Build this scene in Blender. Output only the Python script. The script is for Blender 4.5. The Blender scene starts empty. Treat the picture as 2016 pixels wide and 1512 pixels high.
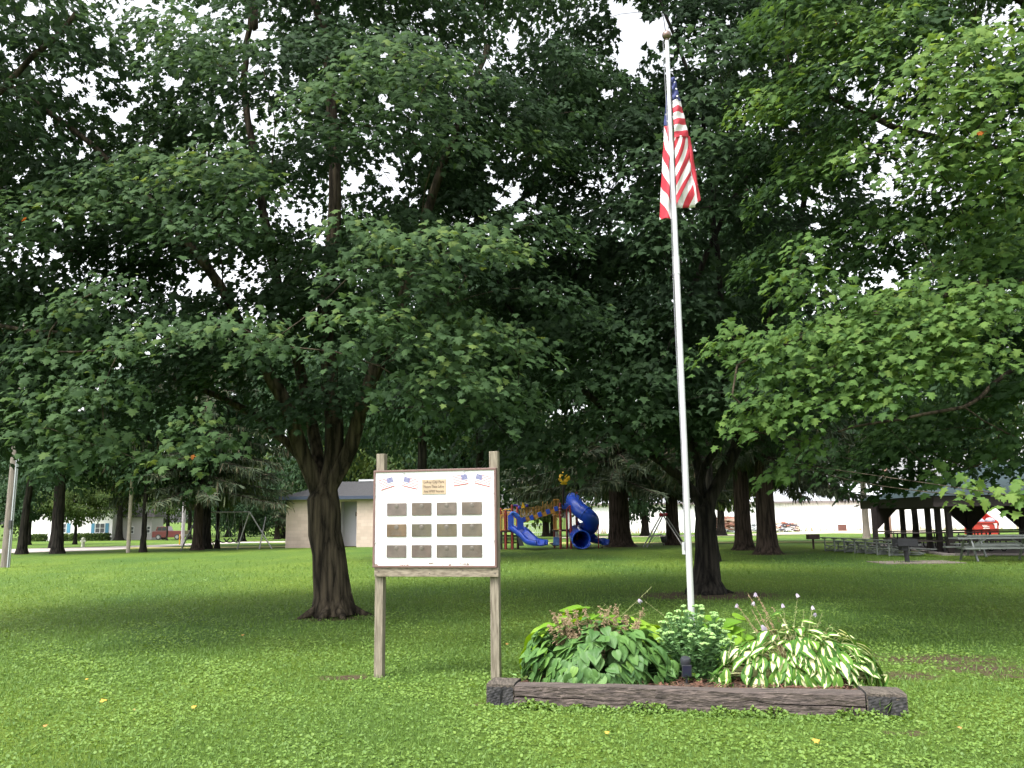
import bpy, bmesh, math, random
import numpy as np
from mathutils import Vector, Matrix, noise as mnoise

# ---------------------------------------------------------------- camera, world, sun, exposure
sc = bpy.context.scene
COL = sc.collection
R_ = math.radians
CAM_H = 1.65; PITCH = 8.8; ROLL = 0.7; FPX = 1690.0          # the photograph is 2016 x 1512
cp, sp_ = math.cos(R_(PITCH)), math.sin(R_(PITCH))
cr, sr = math.cos(R_(ROLL)), math.sin(R_(ROLL))
F = np.array([0, cp, sp_]); R0 = np.array([1., 0, 0]); U0 = np.array([0, -sp_, cp])
RV = cr*R0 - sr*U0; UV = sr*R0 + cr*U0
CAM = np.array([0, 0, CAM_H])
cam = bpy.data.cameras.new('camera'); co = bpy.data.objects.new('camera', cam); COL.objects.link(co)
co.matrix_world = Matrix(((RV[0], UV[0], -F[0], 0), (RV[1], UV[1], -F[1], 0), (RV[2], UV[2], -F[2], CAM_H), (0, 0, 0, 1)))
cam.sensor_width = 36; cam.lens = 36*FPX/2016; cam.clip_start = 0.05; cam.clip_end = 3000
sc.camera = co

SUN_EL, SUN_AZ = 60, 222          # azimuth clockwise from +Y (the view direction)
w = bpy.data.worlds.new('World'); sc.world = w; w.use_nodes = True
nt = w.node_tree; nt.nodes.clear()
sky = nt.nodes.new('ShaderNodeTexSky'); sky.sky_type = 'NISHITA'; sky.sun_disc = False
sky.sun_elevation = R_(SUN_EL); sky.sun_rotation = R_(SUN_AZ)
sky.air_density = 1.0; sky.dust_density = 4.0; sky.ozone_density = 1.0
hs = nt.nodes.new('ShaderNodeHueSaturation'); hs.inputs['Saturation'].default_value = 0.16; hs.inputs['Value'].default_value = 1.25
bg = nt.nodes.new('ShaderNodeBackground'); bg.inputs['Strength'].default_value = 0.15
wo = nt.nodes.new('ShaderNodeOutputWorld')
nt.links.new(sky.outputs[0], hs.inputs['Color']); nt.links.new(hs.outputs[0], bg.inputs['Color']); nt.links.new(bg.outputs[0], wo.inputs['Surface'])
sd = bpy.data.lights.new('sun', 'SUN'); sd.energy = 1.5; sd.angle = R_(18); sd.color = (1, 0.965, 0.91)
so = bpy.data.objects.new('sun', sd); COL.objects.link(so)
sdir = Vector((math.sin(R_(SUN_AZ))*math.cos(R_(SUN_EL)), math.cos(R_(SUN_AZ))*math.cos(R_(SUN_EL)), math.sin(R_(SUN_EL))))
so.rotation_euler = sdir.to_track_quat('Z', 'Y').to_euler(); so.location = (0, 0, 40)
vs = sc.view_settings; vs.view_transform = 'Standard'; vs.look = 'None'; vs.gamma = 1; vs.exposure = 1.4
cy = sc.cycles
cy.max_bounces = 6; cy.diffuse_bounces = 4; cy.glossy_bounces = 2; cy.transmission_bounces = 3; cy.transparent_max_bounces = 4
cy.caustics_reflective = False; cy.caustics_refractive = False

# ---------------------------------------------------------------- picture <-> place
def ray(px, py): return F + RV*((px-1008)/FPX) - UV*((py-756)/FPX)
def gz(x, y):                                     # the lawn falls away gently behind the playground
    return -0.0133*(min(max(y, 50), 160)-50)
def ap(px, py, Y):                                # point seen at a pixel, at distance Y ahead
    d = ray(px, py); return CAM + d*(Y/d[1])
def gp(px, py, dz=0.0):
    d = ray(px, py); z = 0.0
    for _ in range(30):
        t = (z+dz-CAM_H)/d[2] if d[2] < -1e-4 else 400
        y = d[1]*t; z = gz(0, y)
    p = CAM + d*t; return np.array([p[0], p[1], z+dz])
def proj(P):
    q = np.asarray(P) - CAM; dd = q@F
    return 1008+FPX*(q@RV)/dd, 756-FPX*(q@UV)/dd
def crop(x0, y0, s): return lambda X, Y, D: ap(x0+X/s, y0+Y/s, D)
def gcrop(x0, y0, s): return lambda X, Y: gp(x0+X/s, y0+Y/s)

# ---------------------------------------------------------------- materials
def lin(c): return tuple(((v/12.92) if v <= 0.04045 else ((v+0.055)/1.055)**2.4) for v in c)
MATS = {}
def mat(name, col, rough=0.6, metal=0.0, noise=0.0, nscale=8.0, stretch=(1, 1, 1), bump=0.0, bscale=30.0, bdist=0.01, col2=None, spec=0.5, coat=0.0, lo=0.35, hi=0.65, detail=6, vor=False):
    if name in MATS: return MATS[name]
    m = bpy.data.materials.new(name); m.use_nodes = True; n = m.node_tree; b = n.nodes['Principled BSDF']
    b.inputs['Roughness'].default_value = rough; b.inputs['Metallic'].default_value = metal
    b.inputs['Specular IOR Level'].default_value = spec; b.inputs['Coat Weight'].default_value = coat
    b.inputs['Base Color'].default_value = (*col, 1)
    tc = n.nodes.new('ShaderNodeTexCoord'); mp = n.nodes.new('ShaderNodeMapping'); mp.inputs['Scale'].default_value = stretch
    n.links.new(tc.outputs['Object'], mp.inputs['Vector'])
    if noise > 0 or col2:
        t = n.nodes.new('ShaderNodeTexNoise'); t.inputs['Scale'].default_value = nscale; t.inputs['Detail'].default_value = detail; t.inputs['Roughness'].default_value = 0.6
        n.links.new(mp.outputs[0], t.inputs['Vector'])
        r = n.nodes.new('ShaderNodeValToRGB'); r.color_ramp.elements[0].position = lo; r.color_ramp.elements[1].position = hi
        c2 = col2 if col2 else tuple(min(1, c*(1+noise)) for c in col)
        c1 = col if col2 else tuple(c*(1-noise) for c in col)
        r.color_ramp.elements[0].color = (*c1, 1); r.color_ramp.elements[1].color = (*c2, 1)
        n.links.new(t.outputs['Fac'], r.inputs['Fac']); n.links.new(r.outputs['Color'], b.inputs['Base Color'])
    if bump > 0:
        t2 = n.nodes.new('ShaderNodeTexNoise'); t2.inputs['Scale'].default_value = bscale; t2.inputs['Detail'].default_value = 5
        n.links.new(mp.outputs[0], t2.inputs['Vector'])
        bp = n.nodes.new('ShaderNodeBump'); bp.inputs['Strength'].default_value = bump; bp.inputs['Distance'].default_value = bdist
        n.links.new(t2.outputs['Fac'], bp.inputs['Height']); n.links.new(bp.outputs[0], b.inputs['Normal'])
    MATS[name] = m; return m

def bark_mat(name, dark, light, scale=9.0, dist=0.05, grey=None):
    m = bpy.data.materials.new(name); m.use_nodes = True; n = m.node_tree; b = n.nodes['Principled BSDF']
    b.inputs['Roughness'].default_value = 0.95; b.inputs['Specular IOR Level'].default_value = 0.15
    tc = n.nodes.new('ShaderNodeTexCoord'); mp = n.nodes.new('ShaderNodeMapping'); mp.inputs['Scale'].default_value = (1, 1, 0.11)
    nz = n.nodes.new('ShaderNodeTexNoise'); nz.inputs['Scale'].default_value = 3; nz.inputs['Detail'].default_value = 4
    n.links.new(tc.outputs['Object'], mp.inputs['Vector'])
    mx = n.nodes.new('ShaderNodeMix'); mx.data_type = 'VECTOR'; mx.inputs[0].default_value = 0.12
    n.links.new(mp.outputs[0], nz.inputs['Vector']); n.links.new(mp.outputs[0], mx.inputs[4]); n.links.new(nz.outputs['Color'], mx.inputs[5])
    vo = n.nodes.new('ShaderNodeTexVoronoi'); vo.feature = 'F1'; vo.inputs['Scale'].default_value = scale
    n.links.new(mx.outputs[1], vo.inputs['Vector'])
    n2 = n.nodes.new('ShaderNodeTexNoise'); n2.inputs['Scale'].default_value = scale*2.5; n2.inputs['Detail'].default_value = 8; n2.inputs['Roughness'].default_value = 0.7
    n.links.new(mp.outputs[0], n2.inputs['Vector'])
    ma = n.nodes.new('ShaderNodeMath'); ma.operation = 'MULTIPLY'; n.links.new(vo.outputs['Distance'], ma.inputs[0]); n.links.new(n2.outputs['Fac'], ma.inputs[1])
    r = n.nodes.new('ShaderNodeValToRGB'); r.color_ramp.elements[0].position = 0.08; r.color_ramp.elements[1].position = 0.42
    r.color_ramp.elements[0].color = (*light, 1); r.color_ramp.elements[1].color = (*dark, 1)
    n.links.new(ma.outputs[0], r.inputs['Fac']); n.links.new(r.outputs['Color'], b.inputs['Base Color'])
    bp = n.nodes.new('ShaderNodeBump'); bp.inputs['Strength'].default_value = 1.0; bp.inputs['Distance'].default_value = dist; bp.invert = True
    n.links.new(ma.outputs[0], bp.inputs['Height']); n.links.new(bp.outputs[0], b.inputs['Normal'])
    return m

def leaf_mat(name, stops, trans=0.3, rough=0.65, spec=0.12, tcol=1.6, attr='rnd'):
    m = bpy.data.materials.new(name); m.use_nodes = True; n = m.node_tree; b = n.nodes['Principled BSDF']; out = n.nodes['Material Output']
    a = n.nodes.new('ShaderNodeAttribute'); a.attribute_name = attr
    r = n.nodes.new('ShaderNodeValToRGB'); el = r.color_ramp.elements
    while len(el) < len(stops): el.new(0.5)
    for e, (p, c) in zip(el, stops): e.position = p; e.color = (*c, 1)
    n.links.new(a.outputs['Fac'], r.inputs['Fac']); n.links.new(r.outputs['Color'], b.inputs['Base Color'])
    b.inputs['Roughness'].default_value = rough; b.inputs['Specular IOR Level'].default_value = spec
    t = n.nodes.new('ShaderNodeBsdfTranslucent'); mx = n.nodes.new('ShaderNodeMixShader'); mx.inputs[0].default_value = trans
    hm = n.nodes.new('ShaderNodeHueSaturation'); hm.inputs['Value'].default_value = tcol; hm.inputs['Hue'].default_value = 0.475; hm.inputs['Saturation'].default_value = 1.15
    n.links.new(r.outputs['Color'], hm.inputs['Color']); n.links.new(hm.outputs[0], t.inputs['Color'])
    n.links.new(b.outputs[0], mx.inputs[1]); n.links.new(t.outputs[0], mx.inputs[2]); n.links.new(mx.outputs[0], out.inputs['Surface'])
    return m

# ---------------------------------------------------------------- mesh building
def link(o, parent=None):
    COL.objects.link(o)
    if parent is not None:
        o.parent = parent; o.matrix_parent_inverse = parent.matrix_basis.inverted()
    return o
def tag(o, label=None, cat=None, group=None, kind=None):
    if label: o['label'] = label
    if cat: o['category'] = cat
    if group: o['group'] = group
    if kind: o['kind'] = kind
    return o
def empty(name, loc, label, cat, group=None):
    o = bpy.data.objects.new(name, None); o.empty_display_size = 0.2; o.location = tuple(loc); COL.objects.link(o)
    return tag(o, label, cat, group)

class MB:
    def __init__(s): s.v = []; s.f = []; s.m = []; s.mi = 0; s.sm = []
    def add(s, vs, fs, smooth=False):
        k = len(s.v); s.v += [tuple(map(float, p)) for p in vs]; s.f += [tuple(k+i for i in f) for f in fs]; s.m += [s.mi]*len(fs); s.sm += [smooth]*len(fs); return s
    def frame_box(s, c, ax, ay, az):              # half axes
        c, ax, ay, az = map(np.asarray, (c, ax, ay, az)); v = []
        for i in (-1, 1):
            for j in (-1, 1):
                for k in (-1, 1): v.append(c+i*ax+j*ay+k*az)
        return s.add(v, [(0, 1, 3, 2), (4, 6, 7, 5), (0, 4, 5, 1), (2, 3, 7, 6), (0, 2, 6, 4), (1, 5, 7, 3)])
    def box(s, c, size, rz=0.0):
        a = np.array([math.cos(rz), math.sin(rz), 0]); b = np.array([-math.sin(rz), math.cos(rz), 0])
        return s.frame_box(c, a*size[0]/2, b*size[1]/2, np.array([0, 0, size[2]/2]))
    def bar(s, p0, p1, w, h=None, up=(0, 0, 1)):   # rectangular bar p0->p1; w across, h along up
        p0, p1 = np.asarray(p0, float), np.asarray(p1, float); d = p1-p0; L = np.linalg.norm(d)
        if L < 1e-9: return s
        d /= L; up = np.asarray(up, float)
        if abs(d@up) > 0.95: up = np.array([0, 1., 0])
        side = np.cross(d, up); side /= np.linalg.norm(side); u = np.cross(side, d); h = w if h is None else h
        return s.frame_box((p0+p1)/2, d*L/2, side*w/2, u*h/2)
    def tube(s, path, r, n=8, cap=True, smooth=True, wob=0.0, seed=0, squash=None):
        path = [np.asarray(p, float) for p in path]; k0 = len(s.v); N = len(path)
        rr = [r]*N if np.isscalar(r) else list(r); prev = None; vs = []
        for i, p in enumerate(path):
            t = path[min(i+1, N-1)]-path[max(i-1, 0)]; t = t/(np.linalg.norm(t)+1e-12)
            if prev is None:
                a = np.array([1., 0, 0]) if abs(t[0]) < 0.8 else np.array([0, 1., 0]); prev = a
            x = prev-t*(prev@t); x /= np.linalg.norm(x)+1e-12; y = np.cross(t, x); prev = x
            for j in range(n):
                an = 2*math.pi*j/n; q = rr[i]
                if wob: q *= 1+wob*(math.sin(an*3+seed+i*0.25)+0.6*math.sin(an*5+seed*2-i*0.15)+0.35*math.sin(an*9+seed*3+i*.3))
                vs.append(p+q*(math.cos(an)*x+math.sin(an)*y*(squash or 1)))
        fs = [(i*n+j, i*n+(j+1) % n, (i+1)*n+(j+1) % n, (i+1)*n+j) for i in range(N-1) for j in range(n)]
        s.add(vs, fs, smooth)
        if cap: s.add(vs[:n], [tuple(range(n))[::-1]]); s.add(vs[-n:], [tuple(range(n))])
        return s
    def ball(s, c, r, n=12, m=8, smooth=True):
        r = (r, r, r) if np.isscalar(r) else r; vs = [(c[0], c[1], c[2]+r[2])]
        for i in range(1, m):
            ph = math.pi*i/m
            for j in range(n): th = 2*math.pi*j/n; vs.append((c[0]+r[0]*math.sin(ph)*math.cos(th), c[1]+r[1]*math.sin(ph)*math.sin(th), c[2]+r[2]*math.cos(ph)))
        vs.append((c[0], c[1], c[2]-r[2])); L = len(vs)-1; fs = [(0, 1+j, 1+(j+1) % n) for j in range(n)]
        fs += [(1+(i-1)*n+j, 1+i*n+j, 1+i*n+(j+1) % n, 1+(i-1)*n+(j+1) % n) for i in range(1, m-1) for j in range(n)]
        fs += [(L, 1+(m-2)*n+(j+1) % n, 1+(m-2)*n+j) for j in range(n)]
        return s.add(vs, fs, smooth)
    def grid(s, P, smooth=True, closed=False):     # P[i][j] points
        a, b = len(P), len(P[0]); vs = [p for row in P for p in row]
        return s.add(vs, [(i*b+j, i*b+(j+1) % b, (i+1)*b+(j+1) % b, (i+1)*b+j) for i in range(a-1) for j in range(b if closed else b-1)], smooth)
    def prism(s, pts, vec):                        # extrude polygon pts by vec
        n = len(pts); pts = [np.asarray(p, float) for p in pts]; v = pts+[p+np.asarray(vec) for p in pts]
        return s.add(v, [tuple(range(n))[::-1], tuple(range(n, 2*n))]+[(i, (i+1) % n, n+(i+1) % n, n+i) for i in range(n)])
    def build(s, name, mats, parent=None, bevel=0.0):
        me = bpy.data.meshes.new(name); org = Vector((0, 0, 0))
        if parent is None and s.v:
            a = np.array(s.v); org = Vector(((a[:, 0].min()+a[:, 0].max())/2, (a[:, 1].min()+a[:, 1].max())/2, a[:, 2].min()))
        me.from_pydata([(p[0]-org[0], p[1]-org[1], p[2]-org[2]) for p in s.v], [], s.f)
        mats = mats if isinstance(mats, (list, tuple)) else [mats]
        for m in mats: me.materials.append(m)
        me.polygons.foreach_set('material_index', s.m); me.polygons.foreach_set('use_smooth', s.sm); me.update()
        o = bpy.data.objects.new(name, me); o.location = org; link(o, parent)
        if bevel: b = o.modifiers.new('bevel', 'BEVEL'); b.width = bevel; b.segments = 2; b.limit_method = 'ANGLE'
        return o

def thing1(mb, name, mats, label, cat, group=None, kind=None, bevel=0.0):
    return tag(mb.build(name, mats, None, bevel), label, cat, group, kind)

def fast_mesh(name, V, polys_n, loops, mats, parent=None, attrs=None, smooth=False, org=None):
    """V (n,3); every polygon has polys_n corners; loops flat index array"""
    me = bpy.data.meshes.new(name); V = np.asarray(V, np.float32)
    if org is not None: V = V - np.asarray(org, np.float32)
    me.vertices.add(len(V)); me.vertices.foreach_set('co', V.ravel())
    loops = np.asarray(loops, np.int32).ravel(); me.loops.add(len(loops)); me.loops.foreach_set('vertex_index', loops)
    npoly = len(loops)//polys_n; me.polygons.add(npoly); me.polygons.foreach_set('loop_start', np.arange(npoly, dtype=np.int32)*polys_n)
    if smooth: me.polygons.foreach_set('use_smooth', np.ones(npoly, bool))
    for m in (mats if isinstance(mats, (list, tuple)) else [mats]): me.materials.append(m)
    for k, a in (attrs or {}).items():
        at = me.attributes.new(k, 'FLOAT', 'POINT'); at.data.foreach_set('value', np.asarray(a, np.float32))
    me.update(calc_edges=True)
    o = bpy.data.objects.new(name, me)
    if org is not None and parent is None: o.location = tuple(map(float, org))
    link(o, parent); return o

def nrmz(a): return a/(np.linalg.norm(a, axis=-1, keepdims=True)+1e-9)
def scatter(name, tm, pos, tip, nrm, size, rnd, m, parent=None, extra=None, kind_attr=None):
    """copies of a small template; tm = (verts Kx3 as x across, y along tip, z normal ; tris)"""
    tv, tf = tm; tip = nrmz(tip); nrm = nrmz(nrm-tip*(nrm*tip).sum(1, keepdims=True)); bi = np.cross(tip, nrm)
    size = np.asarray(size).reshape(-1, 1, 1) if np.ndim(size) else size
    cz = (np.random.default_rng(len(pos)).random(len(pos))**1.5*2.6+.2).reshape(-1, 1, 1)
    V = pos[:, None, :] + size*(tv[None, :, 0:1]*bi[:, None, :]+tv[None, :, 1:2]*tip[:, None, :]+cz*tv[None, :, 2:3]*nrm[:, None, :])
    N, K = len(pos), len(tv); L = (tf.ravel()[None, :]+np.arange(N)[:, None]*K).ravel()
    return fast_mesh(name, V.reshape(-1, 3), tf.shape[1], L, m, parent, {'rnd': np.repeat(rnd, K)})

def fan(outline, cz=0.0):
    o = np.array(outline, float); c = np.array([[0, o[:, 1].mean()*0.75, cz]]); v = np.vstack([np.hstack([o, np.zeros((len(o), 1)) if o.shape[1] == 2 else np.zeros((len(o), 0))]), c]); n = len(o)
    return v, np.array([(i, (i+1) % n, n) for i in range(n)])
def _maple(rich):
    h = [(0.03, 0.0), (0.22, -0.08), (0.42, -0.06), (0.30, 0.14), (0.62, 0.30), (0.36, 0.42), (0.26, 0.46), (0.28, 0.70), (0.12, 0.72)] if rich else [(0.32, -0.07), (0.28, 0.13), (0.55, 0.34), (0.22, 0.46)]
    o = h+[(0, 1.0)]+[(-x, y) for x, y in h[::-1]]
    v, f = fan([(x, y, -0.16*abs(x)-0.18*max(0, y-0.45)) for x, y in o], 0.06)
    return v, f
MAPLE, MAPLE_LO = _maple(True), _maple(False)
LEAF4 = fan([(0, 0, 0), (0.32, 0.35, -0.06), (0.22, 0.75, -.05), (0, 1, -0.12), (-0.25, 0.7, -.05), (-0.32, 0.3, -0.06)], 0.04)
CLOVER = fan([(0.0, 0, 0), (0.45, 0.15, .05), (0.42, 0.6, .08), (0, 0.75, 0), (-0.42, 0.6, .08), (-0.45, 0.15, .05)], -0.05)
BLADE = (np.array([(-0.06, 0, 0), (0.06, 0, 0), (0.045, 0.6, 0.08), (0, 1, 0.3), (-0.045, 0.6, 0.08)], float), np.array([(0, 1, 2), (0, 2, 4), (4, 2, 3)]))
SPRIG = (np.array([(-0.03, 0, 0), (0.03, 0, 0), (0.09, 0.3, 0.0), (0.07, 0.7, -.02), (0.0, 1, 0), (-0.08, 0.6, 0.02), (-0.07, 0.25, 0)], float), np.array([(0, 1, 2), (0, 2, 6), (6, 2, 3), (6, 3, 5), (5, 3, 4)]))
# ---------------------------------------------------------------- trees
BARK = bark_mat('maple_bark', lin((.14, .125, .105)), lin((.34, .305, .255)), 15.0, 0.05)
BARK2 = bark_mat('dark_bark', lin((.08, .075, .07)), lin((.22, .205, .185)), 15.0, 0.05)
BARK3 = bark_mat('spruce_bark', lin((.13, .11, .095)), lin((.28, .24, .21)), 14.0, 0.03)
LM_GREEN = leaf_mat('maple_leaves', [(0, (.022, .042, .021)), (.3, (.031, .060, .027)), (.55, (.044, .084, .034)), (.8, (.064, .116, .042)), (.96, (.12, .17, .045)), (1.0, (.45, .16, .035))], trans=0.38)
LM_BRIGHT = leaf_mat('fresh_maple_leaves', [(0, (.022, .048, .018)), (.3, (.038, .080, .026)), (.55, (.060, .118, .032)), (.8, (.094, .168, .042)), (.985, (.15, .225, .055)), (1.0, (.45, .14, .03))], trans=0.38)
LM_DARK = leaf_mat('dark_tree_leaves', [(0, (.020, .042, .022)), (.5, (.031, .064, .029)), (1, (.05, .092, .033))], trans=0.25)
LM_OLIVE = leaf_mat('olive_tree_leaves', [(0, (.035, .06, .022)), (.5, (.06, .10, .03)), (1, (.11, .15, .04))], trans=0.3)
LM_SPRUCE = leaf_mat('spruce_needles', [(0, (.028, .045, .028)), (.5, (.05, .07, .038)), (.85, (.085, .10, .05)), (1, (.14, .115, .075))], trans=0.12, rough=0.6, spec=0.2, tcol=1.2)

GAPS = [(500, 60, 30), (492, 130, 22), (1262, 62, 62), (1225, 20, 36), (1240, 120, 30), (240, 225, 26), (180, 190, 26), (140, 165, 24), (265, 170, 20), (700, 350, 26), (622, 430, 16), (632, 470, 16), (770, 350, 26),
        (780, 375, 18), (990, 395, 24), (1010, 370, 20), (1750, 540, 24), (1735, 555, 16), (300, 282, 14), (160, 305, 12), (60, 12, 24), (20, 100, 16), (195, 75, 20), (1010, 70, 16), (845, 25, 16),
        (560, 20, 12), (110, 500, 18), (420, 500, 12), (545, 100, 14), (545, 130, 14), (1590, 395, 16), (1610, 440, 14), (1560, 240, 14), (1740, 250, 26), (1690, 190, 16), (960, 120, 14), (680, 15, 14), (960, 330, 12), (1745, 330, 16), (340, 160, 22), (95, 235, 14), (700, 90, 12), (1010, 85, 10)]
_g = np.random.default_rng(123)
for _x0, _y0, _x1, _y1, _n in [(0, 0, 560, 330, 95), (560, 0, 1060, 330, 40), (930, 300, 1060, 430, 14), (1580, 220, 1780, 570, 26), (1180, 0, 1310, 230, 12), (60, 470, 620, 570, 22), (150, 600, 480, 860, 14), (680, 330, 860, 440, 12), (1320, 60, 1760, 260, 16)]:
    for _ in range(_n): GAPS.append((_g.uniform(_x0, _x1), _g.uniform(_y0, _y1), 5+9*_g.random()**2))
GAPA = np.array(GAPS, float)
def in_gap(P, k=1.0):
    px, py = proj(P); dx = px[:, None]-GAPA[:, 0]; dy = py[:, None]-GAPA[:, 1]; a = np.arctan2(dy, dx); i = np.arange(len(GAPA))
    r = GAPA[:, 2]*k*(1+.28*np.sin(3*a+i)+.22*np.sin(5*a+2*i)+.12*np.sin(9*a+3*i)); return (dx*dx+(dy*1.15)**2 < r*r).any(1)

class Tree:
    """skeleton of nodes; pads of leaves are joined to it by branches; radii follow the pipe model"""
    def __init__(s, base, seed): s.rng = np.random.default_rng(seed); s.n = [np.asarray(base, float)]; s.par = [-1]; s.rmin = [0.0]; s.tips = []
    def limb(s, start, pts, r0, r1, step=0.35):
        """polyline through pts from node index start"""
        cur = start; P = [s.n[start]]+[np.asarray(p, float) for p in pts]; tot = sum(np.linalg.norm(P[i+1]-P[i]) for i in range(len(P)-1)); done = 0
        for i in range(len(P)-1):
            p0, p1 = P[i], P[i+1]; pm = P[i-1] if i else p0-(p1-p0)*.5; pn = P[i+2] if i+2 < len(P) else p1+(p1-p0)*.5
            L = np.linalg.norm(p1-p0); k = max(1, int(round(L/step)))
            for j in range(1, k+1):
                t = j/k; q = 0.5*((2*p0)+(-pm+p1)*t+(2*pm-5*p0+4*p1-pn)*t*t+(-pm+3*p0-3*p1+pn)*t**3)
                s.n.append(q+s.rng.normal(0, 0.012, 3)); s.par.append(cur); cur = len(s.n)-1; s.rmin.append(r0+(r1-r0)*(done+L*t)/tot)
            done += L
        return cur
    def join(s, c):
        A = np.array(s.n); d = A-c; D = np.linalg.norm(d, axis=1); pen = D+np.maximum(0, A[:, 2]-c[2]+0.1)*1.3
        pen[A[:, 2] < s.zmin] += 3; k = int(np.argmin(pen)); p = A[k]; L = D[k]
        if L < 0.25: return k
        pr = s.par[k]; t0 = A[k]-A[pr] if pr >= 0 else np.array([0, 0, 1.]); t0 = t0/(np.linalg.norm(t0)+1e-9)
        m = (p+c)/2+t0*L*0.16+np.array([0, 0, 0.10*L])+s.rng.normal(0, 0.04*L, 3); m2 = c
        cur = k; kk = max(2, int(L/0.4))
        for j in range(1, kk+1):
            t = j/kk; q = (1-t)**2*p+2*t*(1-t)*m+t*t*m2
            s.n.append(q); s.par.append(cur); cur = len(s.n)-1; s.rmin.append(0)
        return cur
    def finish(s, tipr=0.008, expo=2.35, flare=0.0, rmax=9):
        N = len(s.n); ch = [[] for _ in range(N)]
        for i in range(1, N): ch[s.par[i]].append(i)
        r = [0.0]*N
        for i in range(N-1, -1, -1):
            r[i] = max((sum(r[c]**expo for c in ch[i]))**(1/expo) if ch[i] else tipr, s.rmin[i])
        s.r = r; s.ch = ch
    def mesh(s, m, parent, sides=10, name='trunk', wob=0.035, flare=0.6, zbase=0.0):
        mb = MB(); done = set(); A = s.n; stack = [(0, -1)]
        while stack:
            i, p = stack.pop(); path = []; rr = []
            if p >= 0: path.append(A[p]); rr.append(min(s.r[p], s.r[i]*1.25))
            while True:
                path.append(A[i]); rr.append(s.r[i]); c = s.ch[i]
                if not c: break
                c = sorted(c, key=lambda k: -s.r[k])
                for k in c[1:]: stack.append((k, i))
                i = c[0]
            if len(path) < 2: continue
            if p < 0 and flare:
                for k, q in enumerate(path):
                    h = q[2]-zbase
                    if h < 1.0: rr[k] = rr[k]*(1+flare*(.6*math.exp(-h/0.15)+.4*math.exp(-h/0.6)))
            big = rr[0] > 0.12
            mb.tube(path, rr, n=sides*2 if big else (max(5, sides//2) if rr[0] > 0.03 else 4), wob=wob if big else 0, seed=len(mb.v) % 7)
        return mb.build(name, m, parent)

def pad(rng, c, R, out, n, droop=0.35):
    u = np.sqrt(rng.random(n)); th = rng.random(n)*2*np.pi; hx = np.stack([np.cos(th)*u, np.sin(th)*u, np.zeros(n)], 1)
    o = out.copy(); o[2] = 0; ln = np.linalg.norm(o); o = o/ln if ln > 1e-6 else np.array([0, -1., 0])
    lay = rng.integers(0, 3, n)*0.16*R
    z = -0.42*R*u**2-droop*R*(hx@o)+rng.normal(0, 0.07, n)-lay+0.2*R
    P = c+hx*R*np.array([1, 1, 0])+np.stack([0*z, 0*z, z], 1)
    h = hx*0.65+o*0.6+rng.normal(0, 0.33, (n, 3))
    tip = h*0.75+np.array([0, 0, -1.])*(0.35+0.6*rng.random((n, 1)))+rng.normal(0, .16, (n, 3))
    nr = np.array([0, 0, 1.])*0.95+h*0.7+rng.normal(0, .2, (n, 3))
    return P, tip, nr
def fill(rng, E, count, mind, shell=0.5, zlo=None):
    """pad centres spread in ellipsoids E = [(px,py,Y,rx,ry,rz)], kept mind apart"""
    C = [ap(e[0], e[1], e[2]) for e in E]; W = np.array([e[3]*e[4]*e[5] for e in E]); W = W/W.sum(); pts = []; outs = []; tries = 0
    while len(pts) < count and tries < count*60:
        tries += 1; k = rng.choice(len(E), p=W); d = rng.normal(0, 1, 3); d /= np.linalg.norm(d); rad = (shell**3+(1-shell**3)*rng.random())**(1/3)
        p = C[k]+d*rad*np.array(E[k][3:6])
        if zlo and p[2] < zlo: continue
        if pts and np.min(np.linalg.norm((np.array(pts)-p)*np.array([1, 1, 1.3]), axis=1)) < mind: continue
        if in_gap(p[None], 0.95)[0]: continue
        pts.append(p); outs.append(d)
    return pts, outs
def leafy(T, root, pads, tmpl, m, size, rng, per, name='crown', gaps=True, var=0.5):
    Ps, Ts, Ns, Rs = [], [], [], []
    for (c, R, out, tone) in pads:
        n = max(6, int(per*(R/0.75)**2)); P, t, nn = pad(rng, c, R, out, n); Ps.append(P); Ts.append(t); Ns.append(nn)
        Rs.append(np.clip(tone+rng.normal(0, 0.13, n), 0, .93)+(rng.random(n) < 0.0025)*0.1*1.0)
    P = np.vstack(Ps); t = np.vstack(Ts); nn = np.vstack(Ns); r = np.clip(np.concatenate(Rs), 0, 1)
    if gaps:
        k = ~in_gap(P, 0.78); P, t, nn, r = P[k], t[k], nn[k], r[k]
    sz = size*(0.5+0.85*rng.random(len(P)))
    return scatter(name, tmpl, P, t, nn, sz, r, m, root)

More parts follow.
